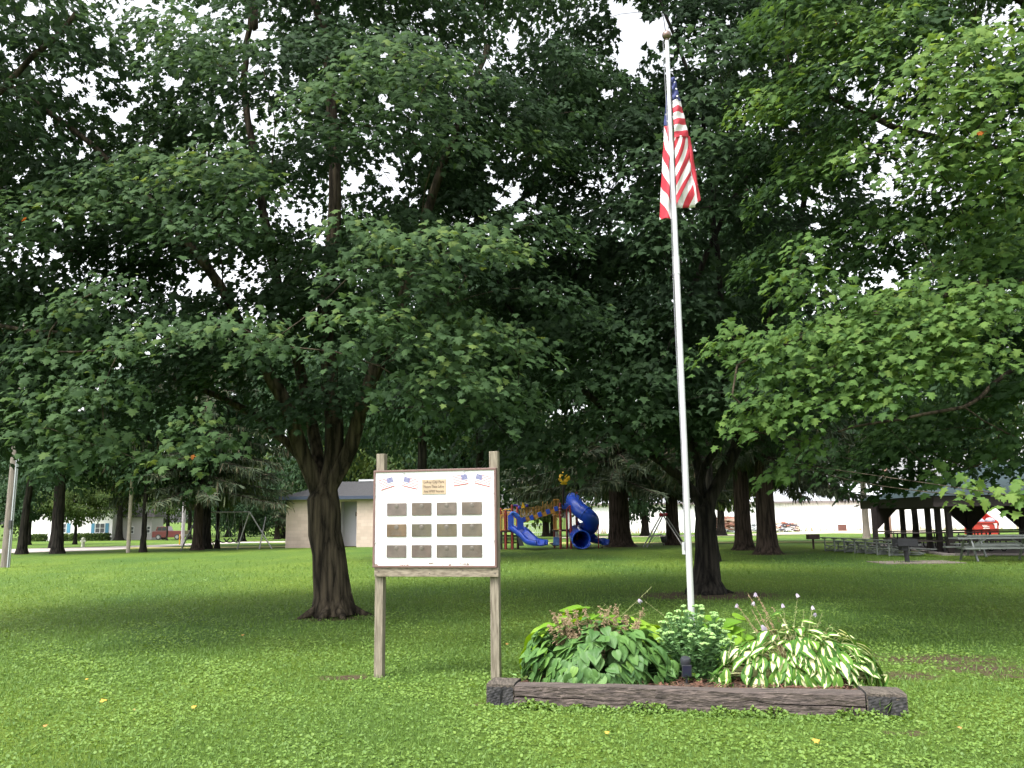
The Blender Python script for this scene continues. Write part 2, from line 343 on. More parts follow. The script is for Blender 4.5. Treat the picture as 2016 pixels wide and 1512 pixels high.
def big_tree(name, label, cat, group, base, limbs, E, hero, seed, count, mind, per, size, tm, lm, bark, trunk_r, zmin=2.2, zlo=2.6, sides=10, padR=(0.6, 0.95), tone=0.45, flare=0.6, gaps=True, hero_tone=0.75, shell=0.5):
    rng = np.random.default_rng(seed); root = empty(name, base, label, cat, group); T = Tree(base, seed); T.zmin = zmin; T.rmin[0] = trunk_r
    ends = {'': 0}
    for key, frm, pts, r0, r1 in limbs: ends[key] = T.limb(ends[frm] if isinstance(frm, str) else frm, pts, r0, r1)
    axis = np.array([base[0], base[1], 0]); pads = []
    for (px, py, Y, R, tn) in hero:
        c = ap(px, py, Y); o = c-axis; pads.append((c, R, o/np.linalg.norm(o)*np.array([1, 1, 0])+np.array([0, -0.5, 0]), hero_tone+tn))  # pad tone puts the light and dark of the crown into leaf colour
    pts, outs = fill(rng, E, count, mind, shell, zlo)
    for p, d in zip(pts, outs):
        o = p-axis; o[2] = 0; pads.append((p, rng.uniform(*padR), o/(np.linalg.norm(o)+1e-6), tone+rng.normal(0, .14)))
    order = sorted(range(len(pads)), key=lambda i: min(np.linalg.norm(np.array(T.n)-pads[i][0], axis=1)))
    for i in order: T.join(pads[i][0]-np.array([0, 0, 0.08]))
    T.finish(tipr=0.0045 if size < 0.2 else 0.015); T.mesh(bark, root, sides, flare=flare, zbase=base[2])
    rb = MB(); rr = np.random.default_rng(seed+1)
    for k in range(7):
        a = k*.9+rr.normal(0, .2); d = np.array([math.cos(a), math.sin(a), 0]); s = np.array([-d[1], d[0], 0]); q = trunk_r; L = rr.uniform(.15, .42)
        rb = MB(); rb.tube([base+d*q*.5+[0, 0, .30], base+d*q*1.0+[0, 0, .11], base+d*(q*1.1+L*.4)+s*rr.normal(0, .06)+[0, 0, .035], base+d*(q*1.1+L)+s*rr.normal(0, .12)+[0, 0, -.05]], [.13, .10, .055, .03], 8, wob=.04, seed=k); rb.build('root', bark, root)
    leafy(T, root, pads, tm, lm, size, rng, per, gaps=gaps); return root

def spruce(name, label, base, h, rad, tr, seed, zlow, nb=70, per=26, dead=0.05, group='spruces behind the lawn', size=0.62, wide=0.055):
    """Norway spruce: tiers of sweeping branches with hanging curtains"""
    rng = np.random.default_rng(seed); base = np.asarray(base, float); root = empty(name, base, label, 'tree', group); tr_mb = MB()
    H = [0, .15, .4, 1, 2, h*0.35, h*0.7, h]; tr_mb.tube([base+np.array([0, 0, z]) for z in H], [tr*1.75, tr*1.4, tr*1.18, tr*1.04, tr, tr*.8, tr*.4, .04], n=18, wob=.03, seed=seed); tr_mb.build('trunk', BARK3, root)
    bm = MB(); P, T_, N_, S_, Rn = [], [], [], [], []
    for k in range(nb):
        z = zlow+(h-zlow)*(k/nb)**1.25*0.97; L = rad*(1-(z-zlow)/(h-zlow+.01))**0.75*rng.uniform(.75, 1.1)+.3; a = k*2.399+rng.normal(0, .3)
        d = np.array([math.cos(a), math.sin(a), 0]); path = []
        for j in range(7):
            t = j/6; path.append(base+np.array([0, 0, z+0.25])+d*L*t+np.array([0, 0, -0.42*L*t*t*0.55+0.12*L*t**4-0.05*L*t]))
        bm.tube(path, [0.055*(1-.13*j) for j in range(7)], n=5)
        n = int(per*L*.95)
        t = rng.random(n)**0.75; ii = np.minimum((t*6).astype(int), 5); fr = t*6-ii; pa = np.array(path); q = pa[ii]*(1-fr[:, None])+pa[ii+1]*fr[:, None]
        sd_ = np.array([-d[1], d[0], 0]); q = q+sd_*rng.normal(0, .16*L**.5, (n, 1))*(1.1-.5*t[:, None])
        P.append(q); T_.append(np.array([0, 0, -1.])+d*0.25+rng.normal(0, .22, (n, 3))); N_.append(rng.normal(0, 1, (n, 3))+d*.4); S_.append(size*rng.uniform(.4, 1.15, n)); Rn.append(np.clip(rng.normal(.42, .2, n), 0, .95)+(rng.random(n) < dead)*.5)
        n2 = n; t = rng.random(n2); ii = np.minimum((t*6).astype(int), 5); fr = t*6-ii; q = pa[ii]*(1-fr[:, None])+pa[ii+1]*fr[:, None]
        sg = np.where(rng.random((n2, 1)) < .5, -1, 1); P.append(q); T_.append(sg*sd_*0.8+d*.6+np.array([0, 0, -.35])+rng.normal(0, .2, (n2, 3))); N_.append(np.array([0, 0, 1.])+rng.normal(0, .4, (n2, 3))); S_.append(size*rng.uniform(.6, 1.3, n2)); Rn.append(np.clip(rng.normal(.5, .2, n2), 0, 1))
    bm.build('branches', BARK3, root)
    tm = (SPRIG[0]*np.array([wide/.09, 1, 1]), SPRIG[1]); P = np.vstack(P)
    k = ~in_gap(P, 1.0) if True else None; scatter('crown', tm, P[k], np.vstack(T_)[k], np.vstack(N_)[k], np.concatenate(S_)[k], np.clip(np.concatenate(Rn), 0, 1)[k], LM_SPRUCE, root)
    return root

def far_tree(name, label, base, h, rad, tr, seed, lm=None, zlow=None, n=9000, leaf=0.3, lean=0.0, clump=40, squash=1.0, group='background trees', cat='tree', bark=None, fork=None):
    """park tree farther off: forked trunk, limbs and leaf clumps"""
    rng = np.random.default_rng(seed); base = np.asarray(base, float); zlow = h*0.3 if zlow is None else zlow
    root = empty(name, base, label, cat, group); T = Tree(base, seed); T.zmin = zlow*0.7; T.rmin[0] = tr
    top = base+np.array([lean*h, 0, h*0.8]); a = T.limb(0, [base+np.array([lean*zlow*.6, 0, zlow]), top], tr, 0.04, step=h/25)
    cz = (h+zlow)/2; hz = (h-zlow)/2; C = base+np.array([lean*cz, 0, cz]); pads = []
    for _ in range(clump):
        d = rng.normal(0, 1, 3); d /= np.linalg.norm(d); f = rng.uniform(.45, .98)
        p = C+d*f*np.array([rad, rad*squash, hz]); R = rad*rng.uniform(.2, .36); pads.append((p, R, d))
    for p, R, d in sorted(pads, key=lambda q: np.linalg.norm(q[0]-C)): T.join(p)
    T.finish(tipr=0.02*rad/4); T.mesh(bark or BARK2, root, 8, flare=.5, zbase=base[2])
    P, Tt, N, Rr = [], [], [], []
    m = n//clump
    for p, R, d in pads:
        dd = rng.normal(0, 1, (m, 3)); dd = nrmz(dd); rr = rng.random((m, 1))**.4; q = p+dd*rr*R*np.array([1.15, 1.15, .75])
        P.append(q); Tt.append(dd*.5+np.array([0, 0, -.7])+rng.normal(0, .35, (m, 3))); N.append(dd*.7+np.array([0, 0, .7])+rng.normal(0, .35, (m, 3))); Rr.append(np.clip(rng.normal(rng.uniform(.3, .7), .15, m), 0, 1))
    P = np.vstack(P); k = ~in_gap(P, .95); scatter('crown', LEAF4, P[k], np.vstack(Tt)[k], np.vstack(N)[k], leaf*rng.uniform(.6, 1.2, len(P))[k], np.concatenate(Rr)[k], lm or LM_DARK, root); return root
# ---------------------------------------------------------------- ground
def ground_mat():
    m = bpy.data.materials.new('lawn'); m.use_nodes = True; n = m.node_tree; b = n.nodes['Principled BSDF']; b.inputs['Roughness'].default_value = 0.9; b.inputs['Specular IOR Level'].default_value = 0.2
    ge = n.nodes.new('ShaderNodeNewGeometry')
    def noi(s, d=6, r=.6, st=(1, 1, 1)):
        mp = n.nodes.new('ShaderNodeMapping'); mp.inputs['Scale'].default_value = st; n.links.new(ge.outputs['Position'], mp.inputs[0])
        t = n.nodes.new('ShaderNodeTexNoise'); t.inputs['Scale'].default_value = s; t.inputs['Detail'].default_value = d; t.inputs['Roughness'].default_value = r; n.links.new(mp.outputs[0], t.inputs['Vector']); return t
    def ramp(f, st):
        r = n.nodes.new('ShaderNodeValToRGB'); el = r.color_ramp.elements
        while len(el) < len(st): el.new(.5)
        for e, (p, c) in zip(el, st): e.position = p; e.color = (*c, 1)
        n.links.new(f, r.inputs['Fac']); return r.outputs['Color']
    def mix(f, a, c, mode='MIX'):
        x = n.nodes.new('ShaderNodeMix'); x.data_type = 'RGBA'; x.blend_type = mode
        if isinstance(f, float): x.inputs[0].default_value = f
        else: n.links.new(f, x.inputs[0])
        n.links.new(a, x.inputs[6]); n.links.new(c, x.inputs[7]); return x.outputs[2]
    A = ramp(noi(9, 8, .75).outputs['Fac'], [(.3, (.045, .085, .016)), (.5, (.085, .150, .023)), (.72, (.135, .215, .034))])
    B = ramp(noi(.22, 4, .55, (1, .5, 1)).outputs['Fac'], [(.36, (.66, .78, .8)), (.64, (1.32, 1.16, .85))])  # broad stretched mottling puts shadow and sunny streaks into the lawn colour
    c = mix(1.0, A, B, 'MULTIPLY')
    # dry, worn and bare patches where the photograph has them
    D = ramp(noi(14, 6, .7).outputs['Fac'], [(.3, (.050, .036, .020)), (.7, (.115, .084, .050))])
    at = n.nodes.new('ShaderNodeAttribute'); at.attribute_name = 'bare'; nn = noi(7, 6, .7)
    ad = n.nodes.new('ShaderNodeMath'); ad.operation = 'MULTIPLY_ADD'; ad.inputs[1].default_value = 1.0; n.links.new(at.outputs['Fac'], ad.inputs[0]); n.links.new(nn.outputs['Fac'], ad.inputs[2])
    f = ramp(ad.outputs[0], [(.78, (0, 0, 0)), (.98, (1, 1, 1))]); c = mix(f, c, D)
    n.links.new(c, b.inputs['Base Color'])
    bp = n.nodes.new('ShaderNodeBump'); bp.inputs['Strength'].default_value = .8; bp.inputs['Distance'].default_value = .05; n.links.new(noi(22, 8, .8).outputs['Fac'], bp.inputs['Height']); n.links.new(bp.outputs[0], b.inputs['Normal'])
    return m
BARE = []   # (x, y, rx, ry, strength)
for px, py, rx, ry, st in [(655, 1217, .8, .6, .5), (1395, 1172, 1.6, 1.1, .8), (1850, 1298, 1.1, .5, .55), (1930, 1316, .7, .35, .6), (1780, 1330, .55, .35, .55), (1700, 1290, .5, .5, .4), (680, 1334, .35, .16, .8), (1790, 1445, .28, .12, .6), (1985, 1330, .5, .35, .5), (1530, 1180, 1.0, .5, .35),
                           (1220, 1076, 2.2, 1.8, .5), (1512, 1091, 1.8, 1.4, .5), (110, 1090, 2, 1.5, .4), (560, 1395, .25, .1, .45), (990, 1385, .6, .12, .5), (1120, 1080, 8, 2, .35)]:
    p = gp(px, py); BARE.append((p[0], p[1], rx, ry, st))
def bare(x, y):
    v = np.zeros(np.shape(x))
    for bx, by, rx, ry, st in BARE: v = np.maximum(v, st*np.exp(-(((x-bx)/rx)**2+((y-by)/ry)**2)))
    return v
xs = np.unique(np.concatenate([np.linspace(-1200, -60, 12), np.linspace(-60, -16, 40), np.linspace(-16, 16, 161), np.linspace(16, 60, 40), np.linspace(60, 1200, 12)]))
ys = np.unique(np.concatenate([np.linspace(-60, 4, 12), np.linspace(4, 24, 121), np.linspace(24, 60, 60), np.linspace(60, 170, 24), np.linspace(170, 1800, 10)]))
X, Y = np.meshgrid(xs, ys); Z = np.vectorize(gz)(X, Y)
nx, ny = len(xs), len(ys); ii = (np.arange(ny-1)[:, None]*nx+np.arange(nx-1)[None, :]).ravel()
g = fast_mesh('ground', np.stack([X.ravel(), Y.ravel(), Z.ravel()], 1), 4, np.stack([ii, ii+1, ii+1+nx, ii+nx], 1), ground_mat(), None, {'bare': bare(X, Y).ravel()}, smooth=True)
tag(g, 'mown green lawn of the park with bare patches', kind='structure')

LM_LAWN = leaf_mat('clover_leaves', [(0, (.07, .138, .032)), (.4, (.122, .212, .044)), (.75, (.18, .282, .060)), (.97, (.25, .34, .09)), (1, (.36, .30, .10))], trans=.28, rough=.55, spec=.3, tcol=1.4)
BED = []   # filled below: polygon of the planter on the ground, to keep the lawn out of it
def inbed(x, y):
    if not BED: return np.zeros(len(x), bool)
    res = np.ones(len(x), bool); n = len(BED)
    for i in range(n):
        a, b = BED[i], BED[(i+1) % n]; res &= ((b[0]-a[0])*(y-a[1])-(b[1]-a[1])*(x-a[0])) > 0
    return res
def lawn():
    rng = np.random.default_rng(5); P, T, N, S, Rn = [], [], [], [], []; Pb, Tb, Nb, Sb, Rb = [], [], [], [], []
    for y0, y1, den, sz, hgt in [(5.0, 8.5, 1500, .026, .035), (8.5, 12, 900, .032, .035), (12, 17, 380, .036, .03), (17, 24, 190, .042, .02), (24, 42, 60, .06, .018)]:
        w = y1*0.66+1.2; n = int((y1-y0)*2*w*den); x = rng.uniform(-w, w, n); y = rng.uniform(y0, y1, n); keep = (np.abs(x) < y*.66+1.0)
        px = np.array([mnoise.noise(Vector((a*.55, b*.55, 0))) for a, b in zip(x[::1], y[::1])]) if n < 0 else (np.sin(x*1.9+1.3*np.sin(y*1.1))*np.cos(y*1.7+1.1*np.sin(x*1.3+2))+.6*np.sin(x*4.3+y*2.9+np.sin(y*3)))/1.4
        b = bare(x, y); keep &= ~inbed(x, y) & ((y < 17) | (rng.random(n) < np.clip((42-y)/25, 0, 1)**1.6*(1 if y0 < 24 else 1.4))) & (rng.random(n) > b*1.25); x, y, px = x[keep], y[keep], px[keep]; n = len(x)
        z = np.vectorize(gz)(x, y)+rng.random(n)**1.5*hgt*(1.0+.4*px)
        p = np.stack([x, y, z], 1); cl = rng.random(n) < (.5+.4*px if y0 < 17 else .25)
        tipc = np.stack([rng.normal(0, 1, n), rng.normal(0, 1, n), rng.normal(0, .35, n)], 1); nc = np.stack([rng.normal(0, .28, n), rng.normal(-.2, .28, n), np.ones(n)], 1)
        r = np.clip(.44+.13*px+rng.normal(0, .12, n), 0, .96)+(rng.random(n) < .004)*.2
        P.append(p[cl]); T.append(tipc[cl]); N.append(nc[cl]); S.append(sz*rng.uniform(.6, 1.25, cl.sum())); Rn.append(r[cl])
        q = ~cl; pb = p[q].copy(); pb[:, 2] = np.vectorize(gz)(pb[:, 0], pb[:, 1]); Pb.append(pb); m = q.sum()
        Tb.append(np.stack([rng.normal(0, .45, m), rng.normal(0, .45, m), np.ones(m)], 1)); Nb.append(rng.normal(0, 1, (m, 3))); Sb.append(sz*1.7*rng.uniform(.5, 1.2, m)); Rb.append(r[q]*.9)
    n = 2600; s_ = rng.uniform(-.28, BL+.34, n); e_ = rng.random(n)**1.6*.10; q = P0+BU*s_[:, None]-BN*(e_+.006)[:, None]; q[:, 2] = rng.random(n)*(.085-.55*e_)*(.55+.45*np.sin(s_*7+np.sin(s_*19))); P.append(q); T.append(np.stack([rng.normal(0, 1, n), rng.normal(-.4, .6, n), rng.normal(.2, .4, n)], 1)); N.append(np.stack([rng.normal(0, .35, n), rng.normal(-.4, .3, n), np.ones(n)], 1)); S.append(.03*rng.uniform(.6, 1.3, n)); Rn.append(np.clip(rng.normal(.5, .14, n), 0, .95))
    o = scatter('clover', CLOVER, np.vstack(P), np.vstack(T), np.vstack(N), np.concatenate(S), np.clip(np.concatenate(Rn), 0, 1), LM_LAWN); tag(o, 'round clover and ground ivy leaves growing through the lawn', 'clover', kind='stuff')
    tm = (BLADE[0]*np.array([1.3, 1, 1]), BLADE[1]); o = scatter('grass', tm, np.vstack(Pb), np.vstack(Tb), np.vstack(Nb), np.concatenate(Sb), np.clip(np.concatenate(Rb), 0, 1), LM_LAWN); tag(o, 'short mown grass blades of the lawn', 'grass', kind='stuff')

# yellow leaves fallen on the grass
M_FALL = leaf_mat('fallen_leaf_yellow', [(0, (.60, .36, .07)), (1, (.40, .22, .08))], trans=.2)
FALL = [(205, 1380, 'bright yellow maple leaf lying on the lawn at far left', .11), (480, 1250, 'small pale orange leaf in the shade left of the big trunk', .09), (378, 1392, 'folded yellow green leaf on the lawn below the big trunk', .08), (92, 1428, 'small brown curled leaf near the left picture edge', .07),
        (1602, 1458, 'orange yellow leaf on the clover below the striped hosta', .10), (1192, 1442, 'faded yellow leaf on the clover in front of the planter', .07), (1000, 1268, 'brown leaf in the shade behind the right sign post', .08), (1893, 1432, 'pale pinkish leaf on the clover right of the planter', .06), (172, 1337, 'tiny yellow leaf in the clover at left', .06)]
for px, py, lb, s in FALL:
    p = gp(px, py, .045); rg = np.random.default_rng(px); o = scatter('fallen_leaf', MAPLE, p[None], np.array([[rg.normal(), .3, .15]]), np.array([[.1, -.35, 1.]]), np.array([s*.55]), np.array([0. if 'yellow' in lb else .9]), M_FALL)
    tag(o, lb, 'leaf', 'leaves fallen on the lawn')

# ---------------------------------------------------------------- trees, near
def trees_near():
    b = gp(655, 1213); Y = b[1]
    Tp = lambda px, py, dy=0: ap(px, py, Y+dy)
    limbs = [('fork', '', [Tp(650, 1130), Tp(640, 1050), Tp(635, 985)], .31, .26),
             ('a', 'fork', [Tp(600, 900, -.1), Tp(565, 800, -.3), Tp(500, 690, -.7), Tp(430, 560, -1.2), Tp(330, 430, -1.6)], .155, .06),
             ('a2', 'fork', [Tp(590, 900, .2), Tp(530, 845, .2), Tp(470, 800, .3), Tp(330, 740, .2)], .10, .04),
             ('b', 'fork', [Tp(660, 880, .1), Tp(650, 760, .2), Tp(640, 600, .2), Tp(660, 420, .2), Tp(655, 250, .3), Tp(640, 60, .4)], .18, .08),
             ('c', 'fork', [Tp(690, 880, -.1), Tp(725, 760, -.3), Tp(790, 600, -.5), Tp(830, 450, -.4), Tp(900, 250, -.3), Tp(960, 90, 0)], .14, .05),
             ('d', 'b', [Tp(615, 0, .4), Tp(600, -180, .4)], .08, .03),
             ('e', 'fork', [Tp(620, 870, .5), Tp(590, 720, .9), Tp(540, 540, 1.2), Tp(500, 300, 1.4), Tp(480, 150, 1.4), Tp(505, -30, 1.4)], .12, .05),
             ('f', 'fork', [Tp(700, 850, .6), Tp(760, 700, 1.2), Tp(880, 560, 1.8), Tp(1000, 430, 2.2), Tp(1120, 250, 2.4)], .10, .04),
             ('g', 'a', [Tp(230, 330, -1.4), Tp(100, 220, -1.2), Tp(-40, 130, -1)], .06, .03),
             ('h', 'e', [Tp(500, 60, 1.3), Tp(470, -200, 1)], .05, .02)]
    hero = [(440, 570, 13.6, .6, -.45), (390, 600, 13.4, .6, -.45), (500, 590, 13.8, .6, -.45), (560, 560, 14, .6, -.4), (330, 590, 13.2, .5, -.4), (640, 560, 15, .6, -.4), (430, 300, 11.3, .75, .05), (360, 330, 11.3, .6, .0), (490, 360, 11.5, .6, -.02), (420, 420, 11.3, .8, -.12), (300, 300, 12, .6, 0), (210, 340, 11.6, .6, 0), (150, 400, 11.5, .6, .02), (60, 390, 11.6, .7, .0), (270, 390, 11.5, .6, -.05), (30, 450, 11.5, .6, -.1),
            (200, 560, 11.2, .6, -.02), (130, 600, 11.2, .5, -.05), (300, 640, 10.6, .55, .0), (240, 670, 10.6, .5, .0), (470, 630, 10.6, .65, .0), (520, 670, 10.6, .5, .0), (390, 640, 10.8, .5, -.1), (90, 680, 11.4, .6, -.1),
            (110, 750, 10.8, .6, -.05), (200, 760, 10.8, .6, -.05), (60, 830, 10.8, .5, -.05), (150, 850, 10.8, .55, -.02), (220, 870, 11, .45, -.02), (120, 900, 10.9, .4, -.1), (380, 820, 10.4, .42, .05), (350, 880, 10.5, .42, .0), (430, 870, 10.7, .4, -.05), (290, 900, 11, .35, .0), (400, 935, 10.7, .2, 0),
            (700, 440, 10.5, .6, .0), (780, 470, 10.3, .6, .05), (870, 460, 10.3, .6, .05), (950, 460, 10.3, .6, .08), (1000, 480, 10.5, .5, .05), (700, 520, 10.6, .6, -.05), (830, 530, 10.5, .6, -.1), (690, 610, 10.0, .5, .05), (750, 600, 10.2, .5, .0), (800, 640, 10.3, .5, -.02),
            (930, 640, 10.4, .6, .0), (1000, 650, 10.6, .5, .0), (1050, 680, 10.8, .45, -.05), (880, 730, 10.3, .5, .05), (950, 720, 10.4, .5, .0), (800, 760, 10.6, .5, -.12), (970, 780, 11, .6, -.15), (1020, 760, 11.3, .5, -.15), (860, 800, 11, .4, -.15), (660, 680, 10.6, .4, -.1),
            (640, 180, 11.6, .7, .0), (700, 140, 11.6, .7, .0), (780, 90, 11.2, .8, .0), (860, 120, 11.3, .8, .0), (820, 190, 11.4, .7, -.05), (620, 240, 11.8, .6, -.1), (420, 60, 11.5, .8, -.05), (370, 110, 11.5, .7, -.08), (460, 140, 11.6, .5, -.1), (330, 30, 11.8, .7, -.1), (740, 240, 11.7, .8, -.15), (880, 260, 11.8, .7, -.15)]
    E = [(640, 250, Y+.3, 4.4, 3.4, 3.6), (330, 560, Y-1.2, 3.2, 2.6, 2.1), (900, 560, Y-.6, 2.2, 2.4, 1.8), (180, 300, Y-.6, 2.6, 2.6, 2.4), (650, -150, Y+.6, 4.2, 3.4, 2.6), (980, 250, Y+.8, 2.4, 2.4, 2.2), (450, 760, Y-1, 2.4, 2, .6), (60, 700, Y-1.2, 1.6, 1.8, 1.6)]
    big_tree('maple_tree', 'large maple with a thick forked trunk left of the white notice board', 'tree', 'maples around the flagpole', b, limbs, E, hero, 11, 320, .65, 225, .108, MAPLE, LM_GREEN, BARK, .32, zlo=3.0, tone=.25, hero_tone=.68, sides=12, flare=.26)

    b = gp(1392, 1168); Y = b[1]; Tp = lambda px, py, dy=0: ap(px, py, Y+dy)
    limbs = [('fork', '', [Tp(1393, 1110), Tp(1390, 1050), Tp(1387, 1000)], .24, .22),
             ('a', 'fork', [Tp(1360, 962, -.1), Tp(1320, 925, -.2), Tp(1260, 880, -.5), Tp(1180, 800, -1), Tp(1080, 700, -1.6)], .12, .04),
             ('b', 'fork', [Tp(1380, 950, .1), Tp(1384, 920, .1), Tp(1405, 890, .2), Tp(1425, 760), Tp(1420, 600), Tp(1400, 400), Tp(1380, 200)], .09, .05),
             ('c', 'fork', [Tp(1415, 950), Tp(1440, 900), Tp(1458, 850, .1), Tp(1490, 700, .2), Tp(1560, 500, .3), Tp(1600, 300, .3)], .14, .05),
             ('d', 'fork', [Tp(1370, 900, .8), Tp(1330, 700, .5), Tp(1400, 480, .4), Tp(1480, 330, .4)], .12, .04),
             ('e', 'a', [Tp(1000, 600, -1.8), Tp(950, 480, -1.6)], .04, .02), ('f', 'b', [Tp(1300, 0), Tp(1250, -200)], .05, .02)]
    hero = [(1120, 620, 15, .8, 0), (1200, 640, 15, .8, 0), (1060, 640, 15.2, .7, 0), (1180, 720, 15, .8, .05), (1260, 730, 15, .7, .05), (1100, 730, 15.2, .7, 0), (1230, 790, 15, .7, .1), (1290, 800, 15.2, .6, .1), (1170, 840, 15.4, .7, 0), (1080, 850, 15.8, .7, 0), (1250, 860, 15.4, .5, 0), (1310, 690, 15.3, .7, 0), (1340, 600, 15.5, .7, -.1), (1030, 880, 16, .6, 0), (1130, 910, 16, .5, -.05),
            (1300, 470, 15, .7, .05), (1250, 380, 15, .7, .05), (1300, 430, 14.8, .6, .1), (1270, 300, 15, .8, .05), (1380, 250, 14.5, .8, .15), (1450, 270, 14.5, .8, .15), (1500, 310, 14.5, .7, .1), (1400, 330, 14.7, .7, .1), (1450, 400, 14.8, .7, 0), (1420, 170, 14.5, .8, .15), (1470, 90, 14, .8, .15), (1400, 60, 14.3, .8, .1), (1530, 60, 13.8, .8, .2), (1550, 150, 14, .7, .2),
            (1440, 760, 15, .6, 0), (1500, 740, 15.2, .7, 0)]
    E = [(1300, 420, Y-.3, 4.8, 3.8, 4.2), (1120, 760, Y-1, 3.2, 3, 1.5), (1350, 60, Y, 4.8, 3.8, 3.5), (1480, 760, Y-.5, 2.6, 2.8, 1.3), (1000, 500, Y, 3, 3, 2.6)]
    big_tree('maple_tree', 'maple with leaves coloured dark for shade and a split trunk standing behind the flagpole', 'tree', 'maples around the flagpole', b, limbs, E, hero, 22, 270, .85, 130, .155, MAPLE_LO, LM_GREEN, BARK2, .25, zlo=2.9, tone=.14, hero_tone=.34, padR=(.7, 1.15), flare=.85)  # low leaf tones paint the crown's shade, the leaves themselves are not darker

    b = np.array([10.2, 12.6, 0]); Tp = ap
    limbs = [('fork', '', [b+[0, 0, 1.2], b+[-.1, 0, 2.4]], .33, .30),
             ('a', 'fork', [Tp(2060, 720, 12.2), Tp(1900, 800, 11.8), Tp(1740, 830, 11.5), Tp(1650, 850, 11.3)], .055, .015),
             ('b', 'fork', [Tp(2100, 600, 12.3), Tp(1950, 560, 12), Tp(1800, 600, 11.4), Tp(1650, 640, 11), Tp(1520, 690, 10.8)], .13, .02),
             ('c', 'fork', [Tp(2120, 350, 12.8), Tp(1980, 300, 12.6), Tp(1800, 260, 12.4), Tp(1650, 200, 12.6), Tp(1560, 150, 12.8)], .16, .02),
             ('d', 'fork', [Tp(2150, 150, 13), Tp(1950, -50, 12.8), Tp(1850, -250, 12.5)], .16, .03),
             ('e', 'b', [Tp(1450, 720, 10.6), Tp(1440, 780, 10.5)], .02, .012)]
    hero = [(1580, 480, 10.8, .35, 0), (1560, 530, 10.8, .45, 0), (1620, 560, 10.7, .45, 0), (1680, 590, 10.6, .5, 0), (1560, 570, 10.8, .4, -.03), (1740, 580, 10.4, .5, .05), (1800, 560, 10.2, .5, .05), (1820, 610, 10, .5, .05), (1880, 590, 10, .55, .05), (1940, 570, 9.8, .55, .05), (2000, 600, 9.8, .5, .05), (1900, 500, 10.6, .5, 0), (1980, 480, 10.6, .6, 0), (1840, 520, 11, .4, 0),
            (1440, 650, 10.8, .4, 0), (1400, 680, 11, .35, -.05), (1480, 680, 10.6, .45, .0), (1530, 660, 10.5, .5, 0), (1590, 640, 10.4, .5, .05), (1650, 650, 10.3, .5, .05), (1700, 660, 10.2, .5, .02), (1760, 670, 10.2, .5, .02), (1830, 660, 9.9, .5, .07), (1890, 650, 9.8, .5, .08), (1930, 690, 9.8, .45, .08), (1860, 710, 9.9, .45, .05), (1800, 720, 10, .5, .05), (1730, 720, 10.2, .5, .0), (1640, 710, 10.3, .5, .02), (1560, 720, 10.4, .5, .02), (1500, 740, 10.5, .45, -.05),
            (1680, 770, 10.2, .45, 0), (1740, 780, 10.2, .4, 0), (1600, 780, 10.3, .5, 0), (1540, 790, 10.4, .45, 0), (1480, 800, 10.5, .4, 0), (1450, 830, 10.6, .3, 0), (1500, 840, 10.4, .3, 0), (1560, 900, 10.8, .3, -.1), (1520, 930, 10.9, .25, -.1), (1590, 860, 10.7, .35, -.1),
            (1880, 70, 9.6, .6, .12), (1960, 60, 9.4, .6, .15), (1820, 130, 9.8, .6, .12), (1900, 150, 9.5, .6, .15), (1980, 150, 9.2, .6, .15), (1840, 210, 9.8, .55, .12), (1930, 230, 9.5, .6, .12), (1990, 280, 9.3, .6, .12), (1880, 290, 9.8, .6, .1), (1800, 310, 10.2, .5, .08), (1700, 290, 11, .5, .1), (1850, 330, 10, .5, .06), (1960, 350, 9.8, .5, .1), (1740, 60, 11, .6, .05), (1660, 40, 11.5, .6, .05), (1700, 120, 11, .5, .05), (1620, 110, 11.8, .7, .05), (1560, 200, 12, .6, .05), (1600, 40, 11.8, .7, .05), (1500, 190, 12.2, .6, .05), (1780, 20, 10.8, .6, .05),
            (1640, 300, 12, .6, -.1), (1580, 330, 12.3, .5, -.15), (1900, 420, 10.4, .4, 0), (1980, 420, 10.2, .5, 0), (1700, 430, 12, .5, -.15), (1780, 440, 11.5, .5, -.1),
            (1960, 890, 12, .4, -.4), (1700, 900, 13.5, .5, -.5), (1770, 895, 13.5, .5, -.5), (1740, 870, 13.5, .5, -.5), (1860, 925, 13, .45, -.5), (1700, 935, 14, .5, -.55), (1640, 915, 14, .5, -.55), (1770, 935, 14, .5, -.55), (1730, 960, 14.5, .35, -.55), (1830, 900, 14, .5, -.55), (1930, 900, 14, .6, -.55), (1980, 920, 14, .5, -.55), (1600, 880, 14, .5, -.55), (1800, 870, 13.5, .6, -.5), (1900, 960, 9.2, .25, .15), (1990, 960, 8.6, .25, .15), (2000, 850, 11.4, .5, -.45), (1850, 930, 11, .3, -.1), (1930, 830, 12.5, .6, -.5), (1820, 840, 12.5, .6, -.5), (1990, 760, 12, .6, -.4), (1900, 760, 12.5, .6, -.4)]  # lowered tones on these low boughs stand in for shade
    E = [(2000, 150, 12.2, 3.2, 2.6, 3.2), (1750, 100, 12.6, 2.6, 2.2, 2.4), (1950, 600, 12.4, 2.6, 2.0, 1.2), (1700, 380, 13.2, 2.4, 1.6, 1.5), (1880, 800, 13.5, 2.4, 1.8, .7), (1700, 680, 11.6, 2.0, 1.2, .7), (2300, 300, 12.4, 3, 3, 3.4), (1800, -150, 12.4, 3, 2.6, 2)]
    big_tree('maple_tree', 'fresh green maple reaching in from the right side with layered low boughs', 'tree', 'maples around the flagpole', b, limbs, E, hero, 33, 230, .66, 240, .106, MAPLE, LM_BRIGHT, BARK, .36, zlo=2.9, tone=.2, hero_tone=.66, padR=(.5, .85))

